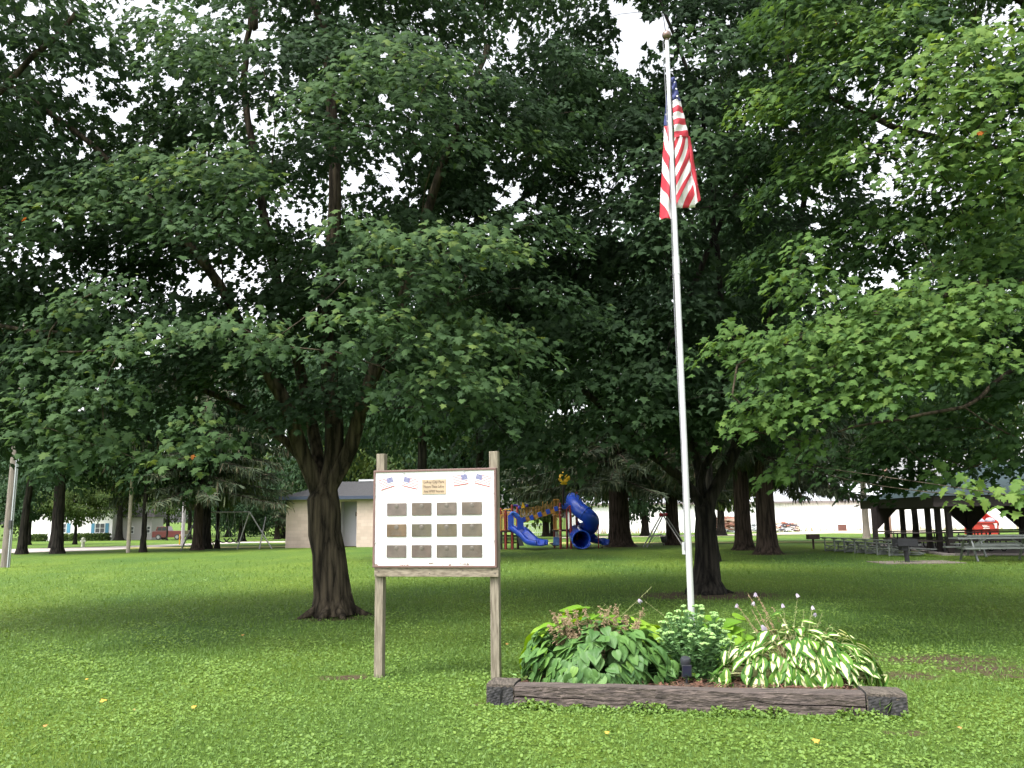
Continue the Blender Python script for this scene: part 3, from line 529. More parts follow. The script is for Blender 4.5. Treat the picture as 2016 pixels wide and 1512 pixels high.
    b = np.array([-10.6, 12.5, 0]); limbs = [('fork', '', [b+[0, 0, 1.5], b+[0.1, 0, 2.6]], .33, .30), ('a', 'fork', [ap(-150, 600, 12.5), ap(0, 641, 12.4), ap(110, 655, 12.4)], .08, .03), ('b', 'fork', [ap(-200, 400, 12.5), ap(0, 180, 12.4), ap(150, 30, 12.4)], .12, .03), ('c', 'fork', [b+[0, 0, 6], b+[.2, 0, 9]], .2, .06), ('d', 'fork', [ap(-150, 500, 13), ap(40, 470, 13.4), ap(160, 500, 13.6)], .09, .03)]
    E = [(-150, 200, 13, 3.2, 3, 3.6), (40, 60, 13.6, 2.2, 2.2, 1.8), (20, 560, 14, 1.6, 2, 1.2), (-60, 800, 14, 1.8, 2, 1.0), (60, 300, 14.5, 2, 2, 1.6)]
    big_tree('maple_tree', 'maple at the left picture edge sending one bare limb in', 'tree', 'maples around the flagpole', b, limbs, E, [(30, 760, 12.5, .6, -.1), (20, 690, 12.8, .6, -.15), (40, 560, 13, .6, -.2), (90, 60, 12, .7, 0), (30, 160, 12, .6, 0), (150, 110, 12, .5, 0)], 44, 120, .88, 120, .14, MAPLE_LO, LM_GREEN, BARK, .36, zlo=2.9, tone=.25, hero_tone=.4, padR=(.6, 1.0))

def trees_far():
    S = lambda px, py, *a, **k: spruce('spruce_tree', k.pop('label'), gp(px, py), *a, **k)
    S(1220, 1076, 18, 6.6, .55, 1, 3.2, nb=90, per=40, label='old spruce with a thick trunk right of the blue spiral slide')
    S(1325, 1073, 18, 4.6, .34, 2, 4.2, nb=60, per=26, label='slimmer spruce behind the red topped swing')
    S(1465, 1083, 17, 4.4, .36, 3, 3.7, nb=64, per=28, label='spruce left of the pair of trunks near the woodpile')
    S(1512, 1091, 17, 4.8, .38, 4, 3.6, nb=72, per=30, label='spruce trunk right of the pair with drooping curtains of needles')
    S(1513, 1068, 16, 6.2, .30, 8, 3.3, nb=80, per=40, label='spruce whose drooping boughs hang over the aluminium bleacher')
    S(388, 1083, 15, 5.6, .25, 5, 3.2, nb=80, per=30, dead=.25, label='spruce with browned sweeping boughs beside the swing set')
    S(1075, 1056, 16, 6.5, .40, 6, 3.6, nb=70, per=30, label='spruce behind the playground bridge')
    S(545, 1062, 12, 4.5, .30, 7, 1.6, nb=60, per=24, dead=.2, label='low spruce left of the restroom block')
    Fr = lambda px, py, h, rad, tr, seed, label, **k: far_tree('shade_tree' if 'name' not in k else k.pop('name'), label, gp(px, py), h, rad, tr, seed, **k)
    Fr(112, 1090, 14, 5.6, .28, 51, 'thick straight trunk before the white house', zlow=3.1, n=14000, leaf=.26, clump=70)
    Fr(42, 1091, 12, 4.6, .24, 52, 'leaning dark trunk beside the left utility pole', zlow=2.8, n=11000, leaf=.26, lean=.07, clump=60)
    Fr(281, 1087, 9, 4.2, .16, 53, 'small forked tree right of the thin utility pole', zlow=2.6, n=9000, leaf=.24, clump=50)
    Fr(404, 1081, 13, 4.6, .30, 54, 'dark straight trunk hidden partly by the brown spruce', zlow=3.5, n=8000, leaf=.28)
    Fr(427, 1080, 6, 2.8, .14, 55, 'short trunk with low leaves behind the left swing seats', zlow=2.4, n=6000, leaf=.2, lm=LM_OLIVE)
    Fr(475, 1066, 7, 4.5, .4, 56, 'dark round bushy tree with a funnel shaped base behind the swings', zlow=1.0, n=12000, leaf=.26, clump=60)
    Fr(147, 1072, 5.6, 3.1, .18, 57, 'small round light green tree on the lawn before the house window', zlow=2.0, n=9000, leaf=.22, lm=LM_OLIVE)
    Fr(56, 1073, 7, 4.0, .2, 58, 'small tree behind the leaning trunk across the road', zlow=2.0, n=8000, leaf=.28)
    Fr(233, 1064, 14, 7.5, .55, 59, 'broad yard tree at the right corner of the white house', zlow=4.0, n=14000, leaf=.4, lm=LM_OLIVE, clump=60)
    Fr(328, 1064, 8, 3.6, .12, 60, 'young reddish stemmed tree before the red pickup', zlow=3.6, n=5000, leaf=.3, lm=LM_OLIVE)
    Fr(372, 1062, 13, 6.0, .35, 61, 'tree right of the red pickup', zlow=4.5, n=9000, leaf=.36)
    for px, Y, h, rad, s, lb in [(1803, 46, 14, 6.5, 83, 'tree rising behind the middle of the pavilion'), (2013, 46, 14, 6.5, 84, 'tree rising behind the right gusset post of the pavilion'), (-60, 150, 17, 11, 71, 'leftmost of the distant trees behind the houses'), (60, 175, 19, 12, 72, 'distant round tree above the white house'), (200, 170, 18, 11, 73, 'distant tree above the house gable'), (330, 180, 18, 12, 74, 'distant tree above the red pickup'), (450, 165, 17, 11, 75, 'distant tree behind the left swings'), (560, 120, 16, 9, 76, 'tall tree right behind the restroom block'), (680, 95, 15, 8, 77, 'tree behind the restroom roof ridge'), (820, 85, 15, 8, 78, 'tree hidden behind the notice board'), (950, 80, 16, 8, 79, 'dark tree above the playground ladder end'),
                                 (1090, 105, 16, 9, 80, 'tree beyond the playground bridge'), (1270, 95, 14, 7, 81, 'bushy tree above the red topped swing'), (1420, 90, 13, 6, 82, 'low leafed tree above the woodpile')]:
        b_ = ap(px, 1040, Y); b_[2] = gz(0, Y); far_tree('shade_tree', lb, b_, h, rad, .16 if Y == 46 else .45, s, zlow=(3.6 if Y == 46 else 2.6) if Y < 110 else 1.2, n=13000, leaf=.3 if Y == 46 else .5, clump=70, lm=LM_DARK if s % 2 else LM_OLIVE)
    # middle screen of trees that closes the view under the big crowns
    for px, Y, h, rad, s, zl, lb in [(945, 38, 14, 6.4, 91, 4.6, 'dark tree between the two big maples'), (830, 33, 13, 5.6, 92, 4.2, 'dark tree seen above the notice board'), (1398, 31, 14, 6.0, 93, 4.6, 'dark tree behind the flag'), (650, 62, 17, 8, 94, 6, 'tall tree directly behind the big forked trunk'), (2140, 27, 12, 5.4, 96, 4.2, 'dark tree over the right end of the pavilion roof'), (388, 60, 16, 7, 97, 6, 'tall tree above the brown spruce'), (106, 62, 16, 7, 98, 6, 'tall tree above the thick straight trunk')]:
        b_ = ap(px, 1060, Y); b_[2] = gz(0, Y); far_tree('shade_tree', lb, b_, h, rad, .26, s, zlow=zl, n=17000, leaf=.24 if Y < 40 else .36, clump=80)
    b_ = gp(1707, 1060); mb = MB(); mb.tube([b_+np.array([0, 0, z]) for z in (0, .2, 1, 3, 5)], [.32, .26, .22, .2, .17], n=16, wob=.03); r = empty('shade_tree', b_, 'pale grey straight trunk just left of the pavilion', 'tree', 'background trees'); mb.build('trunk', mat('pale_bark', lin((.5, .46, .43)), .9, noise=.2, nscale=6, stretch=(1, 1, .2), bump=.6, bscale=10), r)
    rg = np.random.default_rng(3); P = b_+np.array([0, 0, 9])+nrmz(rg.normal(0, 1, (9000, 3)))*rg.random((9000, 1))**.4*np.array([4.5, 4.5, 4.3]); k = ~in_gap(P)
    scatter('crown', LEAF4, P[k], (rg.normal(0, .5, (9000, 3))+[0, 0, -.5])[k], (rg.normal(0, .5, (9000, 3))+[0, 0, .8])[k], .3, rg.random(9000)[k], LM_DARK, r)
# ---------------------------------------------------------------- notice board
WOOD = mat('weathered_post_wood', (.12, .10, .072), .85, nscale=6, stretch=(9, 9, .8), col2=(.27, .235, .18), bump=.5, bscale=9, bdist=.004)
WOODH = mat('weathered_rail_wood', (.13, .105, .075), .85, nscale=6, stretch=(.8, 9, 9), col2=(.30, .255, .195), bump=.5, bscale=9, bdist=.004)
M_WHITE = mat('white_board_paint', (.74, .74, .74), .3, noise=.03, nscale=3, coat=.1)
M_FRAME = mat('brown_metal_frame', lin((.44, .34, .32)), .4, noise=.1, nscale=20)
M_DARK = mat('dark_metal', (.03, .03, .032), .5)
M_RED = mat('flag_red', (.48, .035, .05), .75); M_BLUE = mat('flag_blue', (.035, .05, .17), .75); M_FW = mat('flag_white', (.72, .70, .70), .75)
M_PRED = mat('print_red', (.42, .02, .03), .6); M_PBLUE = mat('print_blue', (.05, .055, .20), .6); M_PWHITE = mat('print_white', (.84, .84, .86), .4)
def text_mesh(body, size, font_w=1.0):
    c = bpy.data.curves.new('lettering', 'FONT'); c.body = body; c.size = size; c.align_x = 'CENTER'; c.align_y = 'CENTER'; c.extrude = 0.0006; c.resolution_u = 2
    o = bpy.data.objects.new('lettering', c); COL.objects.link(o); bpy.context.view_layer.update()
    me = bpy.data.meshes.new_from_object(o.evaluated_get(bpy.context.evaluated_depsgraph_get())); bpy.data.objects.remove(o); bpy.data.curves.remove(c)
    a = [tuple(v.co) for v in me.vertices]; f = [tuple(p.vertices) for p in me.polygons]; bpy.data.meshes.remove(me); return a, f
def text_on(body, size, O, U, V, N, m, parent, name='lettering', width=None):
    a, f = text_mesh(body, size); A = np.array(a)
    if width: A[:, 0] *= width/(A[:, 0].max()-A[:, 0].min())
    mb = MB(); mb.add(O+A[:, :1]*U+A[:, 1:2]*V+(A[:, 2:]+.0015)*N, f); return mb.build(name, m, parent)
def board():
    L = gp(747, 1333); Rr = gp(977, 1340); L[2] = Rr[2] = 0; U = (Rr-L)/np.linalg.norm(Rr-L); N = np.array([U[1], -U[0], 0]); V = np.array([0, 0, 1.])
    root = empty('notice_board', (L+Rr)/2, 'white glazed notice board with twelve bronze plaques on two weathered wooden posts', 'notice board')
    O = L+N*.095                                     # plane of the board's face
    def sp(X, Y, off=0.0):
        d = ray(700+X/4.447, 860+Y/4.447); P0 = O+N*off; t = ((P0-CAM)@N)/(d@N); return CAM+d*t
    for base, py_top, px in ((L, 894, 749), (Rr, 889, 970)):
        top = ap(px, py_top, base[1])[2]; mb = MB(); mb.frame_box(base+V*(top/2-.1), U*.046, N*.046, V*(top/2+.1)); mb.build('post', WOOD, root, bevel=.004)
    def uv(P): q = P-O; return q@U, q[2]
    u0, z1 = uv(sp(147, 290)); u1, z0 = uv(sp(1252, 1150)); u0b, _ = uv(sp(160, 1130)); zt = (uv(sp(147, 298))[1]+uv(sp(1235, 268))[1])/2; zb = (uv(sp(155, 1150))[1]+uv(sp(1245, 1140))[1])/2
    ua = (uv(sp(150, 300))[0]+uv(sp(158, 1140))[0])/2; ub = (uv(sp(1226, 280))[0]+uv(sp(1240, 1130))[0])/2
    def rect(mb, a, b, c, d, n0, n1): mb.frame_box(O+U*(a+b)/2+V*(c+d)/2+N*(n0+n1)/2, U*(b-a)/2, V*(d-c)/2, N*(n1-n0)/2)
    mb = MB(); rect(mb, ua+.018, ub-.018, zb+.018, zt-.018, -.045, -.004); panel = mb.build('panel', M_WHITE, root)
    mb = MB(); t = .022
    rect(mb, ua, ub, zt-t, zt, -.047, .008); rect(mb, ua, ub, zb, zb+t, -.047, .008); rect(mb, ua, ua+t, zb+t, zt-t, -.047, .006); rect(mb, ub-t, ub, zb+t, zt-t, -.047, .006); mb.build('frame', M_FRAME, root, bevel=.003)
    mb = MB(); ra, rb = uv(sp(160, 1160))[0], uv(sp(1248, 1160))[0]; rz1, rz0 = zb-.004, (uv(sp(165, 1232))[1]+uv(sp(1250, 1220))[1])/2; mb.frame_box(O+U*(ra+rb)/2+V*(rz0+rz1)/2-N*.028, U*(rb-ra)/2, V*(rz1-rz0)/2, N*.019); mb.build('rail', WOODH, root, bevel=.003)
    mb = MB()
    for X, Y in [(178, 1210), (205, 1178), (650, 1196), (940, 1170), (1195, 1165), (1222, 1197)]: p = sp(X, Y, -.009); mb = MB(); mb.tube([p, p+N*.004], .006, 8); mb.build('screw', M_DARK, root)
    rows = [(575, 686), (759, 872), (944, 1056)]; colx = [(274, 445), (492, 664), (710, 885), (931, 1107)]
    tones = [(.19, .165, .16), (.155, .13, .11), (.165, .145, .13), (.16, .135, .115), (.17, .125, .08), (.135, .13, .095), (.145, .13, .09), (.145, .13, .105), (.16, .14, .135), (.165, .135, .125), (.15, .135, .12), (.16, .14, .12)]
    for r, (ya, yb) in enumerate(rows):
        za, zc = uv(sp(690, ya+ (2 if r else 0)))[1], uv(sp(690, yb))[1]
        for c, (xa, xb) in enumerate(colx):
            tn = tones[r*4+c]; pm = mat('plaque_bronze_%d' % (r*4+c), (tn[0]*.78, tn[1]*.70, tn[2]*.64), .32, metal=.2, noise=.28, nscale=7, spec=.8)  # large two-tone noise imitates reflections on the bronze
            a, b = uv(sp(xa, 800))[0], uv(sp(xb, 800))[0]; mb = MB(); rect(mb, a, b, zc, za, -.002, .006); pl = mb.build('plaque', pm, root, bevel=.002)
            cx, cz = (a+b)/2, za-(za-zc)*.24; mb = MB(); mb.tube([O+U*cx+V*cz+N*.006, O+U*cx+V*cz+N*.0095], .0245, 20); mb.tube([O+U*cx+V*(cz)+N*.0095, O+U*cx+V*cz+N*.0115], [.018, .014], 16); mb.build('medallion', mat('worn_medallion', (.15, .13, .11), .35, metal=.3), pl)
            mb = MB()
            for k, wd in enumerate((.11, .14, .10, .13)): mb.frame_box(O+U*cx+V*(zc+(za-zc)*(.46-.1*k))+N*.0065, U*wd/2*.9, V*.0022, N*.0009)
            mb.build('inscription', mat('faint_inscription', (.125, .11, .09), .5), pl)
    # small brass name plate
    a, b = uv(sp(582, 440))[0], uv(sp(792, 440))[0]; zc, za = uv(sp(690, 502))[1], uv(sp(690, 371))[1]; mb = MB(); rect(mb, a, b, zc, za, -.002, .004); nm = mb.build('name_plate', mat('tan_brass', (.42, .32, .22), .4, metal=.1, noise=.15, nscale=9), root, bevel=.002)
    TX = mat('plate_lettering', (.07, .045, .03), .6)
    for k, (tx, w) in enumerate([('LeRoy City Park', .225), ('Honors These LeRoy', .225), ('Area WWII Veterans', .225)]): text_on(tx, .04, O+U*(a+b)/2+V*(za-(za-zc)*(.19+.31*k))+N*.0035, U, V, N, TX, nm, width=w)
    # printed flags on sticks, in crossed pairs
    FL = [((322, 350), (197, 385), (220, 470), (345, 430), (375, 552)), ((428, 348), (552, 378), (540, 460), (408, 428), (378, 552)), ((975, 324), (849, 345), (860, 432), (990, 410), (1009, 532)), ((1060, 322), (1186, 352), (1172, 438), (1040, 404), (1010, 532))]
    for A, B, C, D, E in FL:
        A, B, C, D, E = [sp(*q) for q in (A, B, C, D, E)]; mb = MB(); q = lambda s, t, h: (A*(1-s)+B*s)*(1-t)+(D*(1-s)+C*s)*t+N*h
        for i in range(13):
            mb.mi = 0 if i % 2 == 0 else 1; n = 6
            mb.add([q(k/n, (i+(.0))/13, .0015) for k in range(n+1)]+[q(k/n, (i+1)/13, .0015) for k in range(n+1)], [(k, k+1, k+n+2, k+n+1) for k in range(n)])
        mb.mi = 2; mb.add([q(0, 0, .003), q(.42, 0, .003), q(.42, 7/13, .003), q(0, 7/13, .003)], [(0, 1, 2, 3)])
        mb.mi = 1
        for r in range(5):
            for c_ in range(6): p = q(.035+.068*c_, .05+.105*r, .0036); mb.frame_box(p, U*.0022, V*.0022, N*.0003)
        fl = mb.build('printed_flag', [M_PRED, M_PWHITE, M_PBLUE], root); mb = MB(); mb.tube([A+N*.003, E+N*.003], .0016, 6); mb.build('flag_stick', mat('stick_grey', (.6, .58, .55), .5), fl)
    mb = MB()
    for X, Y in [(425, 318), (950, 302)]:
        p = sp(X, Y); mb = MB(); mb.tube([p+N*.002, p+N*.01], .0085, 10); mb.build('flag_hook', mat('clip_metal', (.45, .45, .46), .35, metal=.7), root)
    for X, Y in [(176, 518), (172, 928), (1208, 495), (1213, 912)]: p = sp(X, Y); mb = MB(); mb.frame_box(p+N*.002, U*.009, V*.005, N*.003); mb.build('glass_clip', mat('clip_metal', (.45, .45, .46), .35, metal=.7), root)
    mb = MB(); rg = random.Random(4)
    for X, Y, wd in [(172, 1118, .05), (425, 1120, .09), (965, 1110, .14), (985, 1114, .09), (755, 1130, .02), (825, 1118, .015), (665, 1106, .05)]:
        mb = MB()
        for k in range(11):
            p = sp(X+rg.uniform(-.5, .5)*wd*800, Y+rg.uniform(-3, 5)); mb.tube([p, p+N*.001], rg.uniform(.003, .008), 6)
        mb.build('peeling_paint', mat('bare_rust', (.26, .19, .15), .9), root)
board()

# ---------------------------------------------------------------- flagpole and flag
PB = ap(1367, 1345, 8.75); PB[2] = 0.05
def flag_mat():
    m = bpy.data.materials.new('flag_cloth'); m.use_nodes = True; n = m.node_tree; b = n.nodes['Principled BSDF']; b.inputs['Roughness'].default_value = .75
    a = n.nodes.new('ShaderNodeAttribute'); a.attribute_name = 'stripe'
    def mth(op, x, y): q = n.nodes.new('ShaderNodeMath'); q.operation = op; n.links.new(x, q.inputs[0]); q.inputs[1].default_value = y; return q.outputs[0]
    even = mth('GREATER_THAN', mth('MODULO', a.outputs['Fac'], 2.0), 1.0); blue = mth('LESS_THAN', a.outputs['Fac'], -.01)
    m1 = n.nodes.new('ShaderNodeMix'); m1.data_type = 'RGBA'; m1.inputs[6].default_value = (.46, .025, .045, 1); m1.inputs[7].default_value = (.66, .62, .64, 1); n.links.new(even, m1.inputs[0])
    m2 = n.nodes.new('ShaderNodeMix'); m2.data_type = 'RGBA'; n.links.new(m1.outputs[2], m2.inputs[6]); m2.inputs[7].default_value = (.022, .03, .13, 1); n.links.new(blue, m2.inputs[0]); n.links.new(m2.outputs[2], b.inputs['Base Color']); return m
def flagpole():
    root = empty('flagpole', PB, 'tall silver aluminium flagpole with a bronze ball rising from the flower bed', 'flagpole'); AL = mat('pole_aluminium', (.60, .60, .62), .36, metal=.4, noise=.06, nscale=3, stretch=(1, 1, .2))
    def zat(py): lo = 0.; hi = 9.
    def z_of(py):
        lo, hi = 0., 9.
        for _ in range(40):
            m = (lo+hi)/2
            if proj(np.array([[PB[0], PB[1], m]]))[1][0] > py: lo = m
            else: hi = m
        return lo
    zt, zj, zj2 = z_of(80), z_of(505), z_of(538); zu = z_of(252)
    P = lambda z: np.array([PB[0], PB[1], z])
    mb = MB(); mb.tube([P(z) for z in np.linspace(.02, zj2, 12)], list(np.linspace(.033, .0315, 12)), 24); mb.build('lower_section', AL, root)
    mb = MB(); mb.tube([P(zj2-.01), P(zj)], .035, 24); mb.build('joint_sleeve', AL, root)
    mb = MB(); mb.tube([P(z) for z in np.linspace(zj, zt, 14)], list(np.linspace(.029, .0235, 14)), 24); mb.build('upper_section', AL, root)
    mb = MB(); mb.tube([P(zt), P(zt+.02)], [.03, .018], 16); mb.ball(P(zt+.065), .05, 20, 14); mb.build('ball_finial', mat('bronze_ball', (.20, .14, .12), .35, metal=.6), root)
    mb = MB(); mb.tube([P(1.3)+[-.045, -.02, 0]]+[P(z)+[-.04-.006*math.sin(z*2.1), -.02, 0] for z in np.linspace(1.6, zt, 14)], .0035, 5); mb.build('halyard', mat('rope_grey', (.25, .25, .28), .8), root)
    mb = MB(); mb.box(P(1.32)+[-.05, 0, 0], (.03, .02, .12)); mb.build('cleat', AL, root)
    # flag, hanging limp in folds
    cf = crop(1240, 40, 3.287)
    def cloth(mb, bmid, rows):
        """rows: list of (Xl, Yl, Xr, Yr, dl, dr, bulge); flag stripe coordinate handled by caller via v at left/right"""
    patches = [  # corners TL TR BR BL with depth offset and stripe value v (0..13, rising downward), blue flag
        ('s', (221, 690, .05, 7), (262, 690, .02, 5.4), (276, 1290, .02, 11.75), (193, 1290, .09, 13.2), .05),
        ('b', (247, 372, .03, 0), (268, 372, .01, 0), (262, 692, .02, 4), (219, 684, .05, 4), .03),
        ('b', (268, 372, -.05, 0), (291, 372, -.04, 0), (329, 523, .03, 4), (278, 521, -.06, 4), .02),
        ('s', (278, 521, -.06, 7), (329, 521, .03, 7), (380, 757, .06, 13), (288, 764, -.06, 13), .04),
        ('s', (290, 757, -.03, 5.6), (372, 757, .06, 9.4), (397, 1000, .09, 12.3), (300, 1195, -.01, 13), .05),
        ('s', (300, 1215, .06, 9), (302, 1010, .05, 8), (400, 1010, .09, 9.2), (425, 1210, .10, 12.1), .03),
        ('s', (350, 757, .075, 12), (392, 760, .10, 13), (458, 1165, .12, 13), (418, 1200, .09, 11.25), .03)]
    mb = MB(); rng = np.random.default_rng(8); FV = []
    for kind, tl, tr, br, bl, bulge in patches:
        A, B, C, D = [cf(q[0], q[1], PB[1]+q[2]) for q in (tl, tr, br, bl)]; n, m = (10, 104)
        vA, vB, vC, vD = tl[3], tr[3], br[3], bl[3]; k0 = len(mb.v); ph = rng.uniform(0, 6)
        for i in range(m+1):
            t = i/m
            for j in range(n+1):
                s = j/n; p = (A*(1-s)+B*s)*(1-t)+(D*(1-s)+C*s)*t
                p = p+np.array([0.006*math.sin(7*t+ph)*math.sin(math.pi*s), -bulge*(math.sin(s*math.pi)*.8+.35*math.sin(s*math.pi*2.2+t*3+ph))+.008*math.sin(t*17+s*5+ph), 0]); mb.v.append(tuple(p))
        for i in range(m):
            for j in range(n):
                s, t = (j+.5)/n, (i+.5)/m; v = (vA*(1-s)+vB*s)*(1-t)+(vD*(1-s)+vC*s)*t
                mb.f.append((k0+i*(n+1)+j, k0+i*(n+1)+j+1, k0+(i+1)*(n+1)+j+1, k0+(i+1)*(n+1)+j)); mb.sm.append(True)
                mb.m.append(0)
        for i in range(m+1):
            for j in range(n+1): s, t = j/n, i/m; FV.append(-.5 if kind == 'b' else (vA*(1-s)+vB*s)*(1-t)+(vD*(1-s)+vC*s)*t)
    fl = mb.build('flag', flag_mat()); at = fl.data.attributes.new('stripe', 'FLOAT', 'POINT'); at.data.foreach_set('value', np.array(FV, np.float32)); tag(fl, 'american flag of red and white stripes and stars hanging limp on the pole', 'flag')
    md = fl.modifiers.new('cloth', 'SOLIDIFY'); md.thickness = .002
    mb = MB()
    for X, Y, r in [(300, 443, 9), (306, 490, 10), (237, 608, 9), (243, 652, 9), (251, 520, 7), (290, 400, 6)]:
        c = cf(X, Y, PB[1]-.075 if X > 262 else PB[1]+.0); rr = r/3.287/1690*8.75; pts = []
        for k in range(10): a = math.pi/2+k*math.pi/5; q = rr if k % 2 == 0 else rr*.42; pts.append(c+np.array([q*math.cos(a), 0, q*math.sin(a)]))
        mb = MB(); mb.prism(pts, (0, .002, 0)); mb.build('star', M_FW, fl)
flagpole()
def fix_child_origin(): pass

# ---------------------------------------------------------------- planter of old railway ties
P0 = gp(1013, 1393); P1 = gp(1706, 1415); BU = (P1-P0); BL = np.linalg.norm(BU); BU = BU/BL; BN = np.array([-BU[1], BU[0], 0])   # along, and backwards
def tie_mat():
    m = mat('old_tie_wood', (.018, .014, .013), .92, nscale=5, stretch=(.7, 9, 9), col2=(.155, .12, .105), bump=1, bscale=7, bdist=.02, lo=.3, hi=.72, detail=9); return m
TIE = tie_mat(); TIE_END = mat('tie_end_grain', (.016, .016, .018), .95, nscale=22, col2=(.055, .052, .052), bump=1, bscale=25, bdist=.01)
def rough_beam(p0, p1, w, h, seed, crack=None, mats=None, name='timber', root=None):
    """weathered squared beam: p0..p1 is the bottom front edge; w backwards, h up"""
    rng = np.random.default_rng(seed); p0, p1 = np.asarray(p0, float), np.asarray(p1, float); d = p1-p0; L = np.linalg.norm(d); d /= L; bk = np.array([-d[1], d[0], 0]); V = np.array([0, 0, 1.])
    prof = [(0, 0), (-.004, .25), (0, .46), (0, .54), (-.003, .78), (.012, .97), (.03, 1.0), (.35, 1.01), (.7, 1.0), (.95, .985), (1, .95), (1, 0)]
    n = max(8, int(L/.03)); mb = MB(); rows = []
    for i in range(n+1):
        t = i/n; row = []
        for k, (a, b) in enumerate(prof):
            jx = .004*math.sin(t*L*9+k*2+seed)+rng.normal(0, .0015); jz = .006*math.sin(t*L*3.1+seed+k*.3)+rng.normal(0, .001) if b > .3 else 0
            aw, bh = a*w+jx, b*h+jz
            if crack and k in (2, 3):
                cz = crack(t)
                if cz is not None: bh = h*(cz[0]+(0 if k == 2 else cz[1]))
            row.append(p0+d*L*t+bk*aw+V*bh)
        if crack and crack(t) is not None:       # a groove between the two lips of the crack
            c = crack(t); row.insert(3, p0+d*L*t+bk*(.09)+V*h*(c[0]+c[1]/2))
        else: row.insert(3, p0+d*L*t+bk*(0*w)+V*h*.5)
        rows.append(row)
    mb.grid(rows, smooth=False, closed=True); q = len(rows[0]); k0 = 0; mb.mi = 1; mb.f += [tuple(range(q))[::-1], tuple(range(n*q, n*q+q))]; mb.m += [1, 1]; mb.sm += [False, False]
    return mb.build(name, mats or [TIE, TIE_END], root)
def planter():
    root = empty('timber_planter', (P0+P1)/2, 'low flower bed edged with dark cracked railway ties', 'flower bed'); V = np.array([0, 0, 1.]); h = .185; w = .21
    def ck(t):
        if t < .36: return (.44-.06*t+.02*math.sin(t*40), .075*(1-t*1.6))
        if t > .62: return (.48+.12*math.exp(-((t-.70)/.03)**2)-.12*(t-.7)+.015*math.sin(t*50), .02+.06*(t-.6)/.4)
        return None
    rough_beam(P0, P1, w, h, 3, ck, name='front_timber', root=root)
    A = gp(963, 1387); A = P0-BU*.262+BN*.04; rough_beam(A, A+BU*.25, .34, h*.98, 5, None, [mat('tie_top_wood', (.04, .032, .026), .95, nscale=6, stretch=(9, 1, 9), col2=(.12, .10, .08), bump=1, bscale=8, bdist=.02), TIE_END], 'side_timber', root)
    B = P1+BU*.012+BN*.0; rough_beam(B, B+BU*.31, .36, h*1.07, 7, None, [MATS['tie_top_wood'], TIE_END], 'side_timber', root)
    for c, wd, hh in ((A, .25, h*.93), (B, .31, h*1.0)):  # end grain blocks with radial splits
        mb = MB(); f = c-BN*.006; n = 9; pts = [[f+BU*wd*(.03+.94*i/n)+V*(hh*(.04+.9*j/n)+.004*math.sin(i*3+j))-BN*(.004*math.sin(i*2.3+j*1.7)) for i in range(n+1)] for j in range(n+1)]
        mb.grid(pts, False); eg = mb.build('end_grain', TIE_END, root); mb = MB()
        mb.prism([f+BU*wd*.5+V*hh*.1-BN*.006, f+BU*wd*.54+V*hh*.1-BN*.006, f+BU*wd*.62+V*hh*.9-BN*.006, f+BU*wd*.50+V*hh*.6-BN*.006], BN*.004); mb.build('split', mat('split_black', (.004, .004, .004), 1), eg)
    mb = MB(); s0, s1 = -.03, BL+.02; g = []
    rng = np.random.default_rng(2)
    for j in range(22):
        g.append([P0+BU*(s0+(s1-s0)*i/60)+BN*(.19+1.45*j/21)+V*(.135-.10*(j/21)**3+.012*math.sin(i*.7+j)+rng.normal(0, .006)) for i in range(61)])
    mb.grid(g, True); mb.build('soil', mat('garden_soil', (.028, .020, .014), .95, nscale=25, col2=(.09, .055, .035), bump=1, bscale=40, bdist=.02), root)
    mb = MB()
    for _ in range(1500):
        a = rng.uniform(0, math.pi); c = P0+BU*rng.uniform(0, BL)+BN*rng.uniform(.17, 1.2)**1+V*(.15+rng.uniform(0, .012)); d = np.array([math.cos(a), math.sin(a), rng.normal(0, .25)]); L = rng.uniform(.012, .04); mb.bar(c-d*L, c+d*L, rng.uniform(.006, .014), .004)
    o = mb.build('bark_mulch', mat('red_mulch', (.12, .058, .036), .9, noise=.5, nscale=12), root); tag(o, kind='stuff')
    for q in (P0-BU*.0+BN*.2, P1+BN*.2, P1+BN*1.5, P0+BN*1.5): BED.append((q[0], q[1]))
    BED[:] = [(q[0], q[1]) for q in (P0-BU*.26+BN*.02, P1+BU*.32+BN*.0, P1+BU*.2+BN*1.35, P0-BU*.1+BN*1.35)]
planter()
V3 = np.array([0, 0, 1.])
def bedp(px, Y, z=.14): p = ap(px, 1300, Y); p[2] = z; return p

def leaf_grid(prof, nx=6, ny=10, fold=.25, bend=.5, cup=.12):
    vs, mid = [], []
    for i in range(ny+1):
        t = i/ny; wd = np.interp(t, [p[0] for p in prof], [p[1] for p in prof]); 
        for j in range(nx+1):
            s = 2*j/nx-1; x = wd*s; y = t-.10*abs(s)*(1-t)*1.0 if t < .15 else t
            z = fold*abs(x)-bend*t*t*.5-cup*abs(s)**3*wd+.012*math.cos(s*9)
            vs.append((x, y, z)); mid.append(abs(s)+.25*max(0, t-.75))
    f = [(i*(nx+1)+j, i*(nx+1)+j+1, (i+1)*(nx+1)+j+1, (i+1)*(nx+1)+j) for i in range(ny) for j in range(nx)]
    return np.array(vs), np.array(f), np.array(mid)
HEART = [(0, .10), (.06, .30), (.2, .42), (.38, .44), (.6, .34), (.8, .19), (.93, .07), (1, .004)]
LANCE = [(0, .05), (.08, .17), (.25, .27), (.45, .29), (.65, .23), (.82, .12), (.94, .045), (1, .003)]
ROUND = [(0, .06), (.15, .2), (.4, .32), (.65, .33), (.85, .22), (.96, .09), (1, .01)]
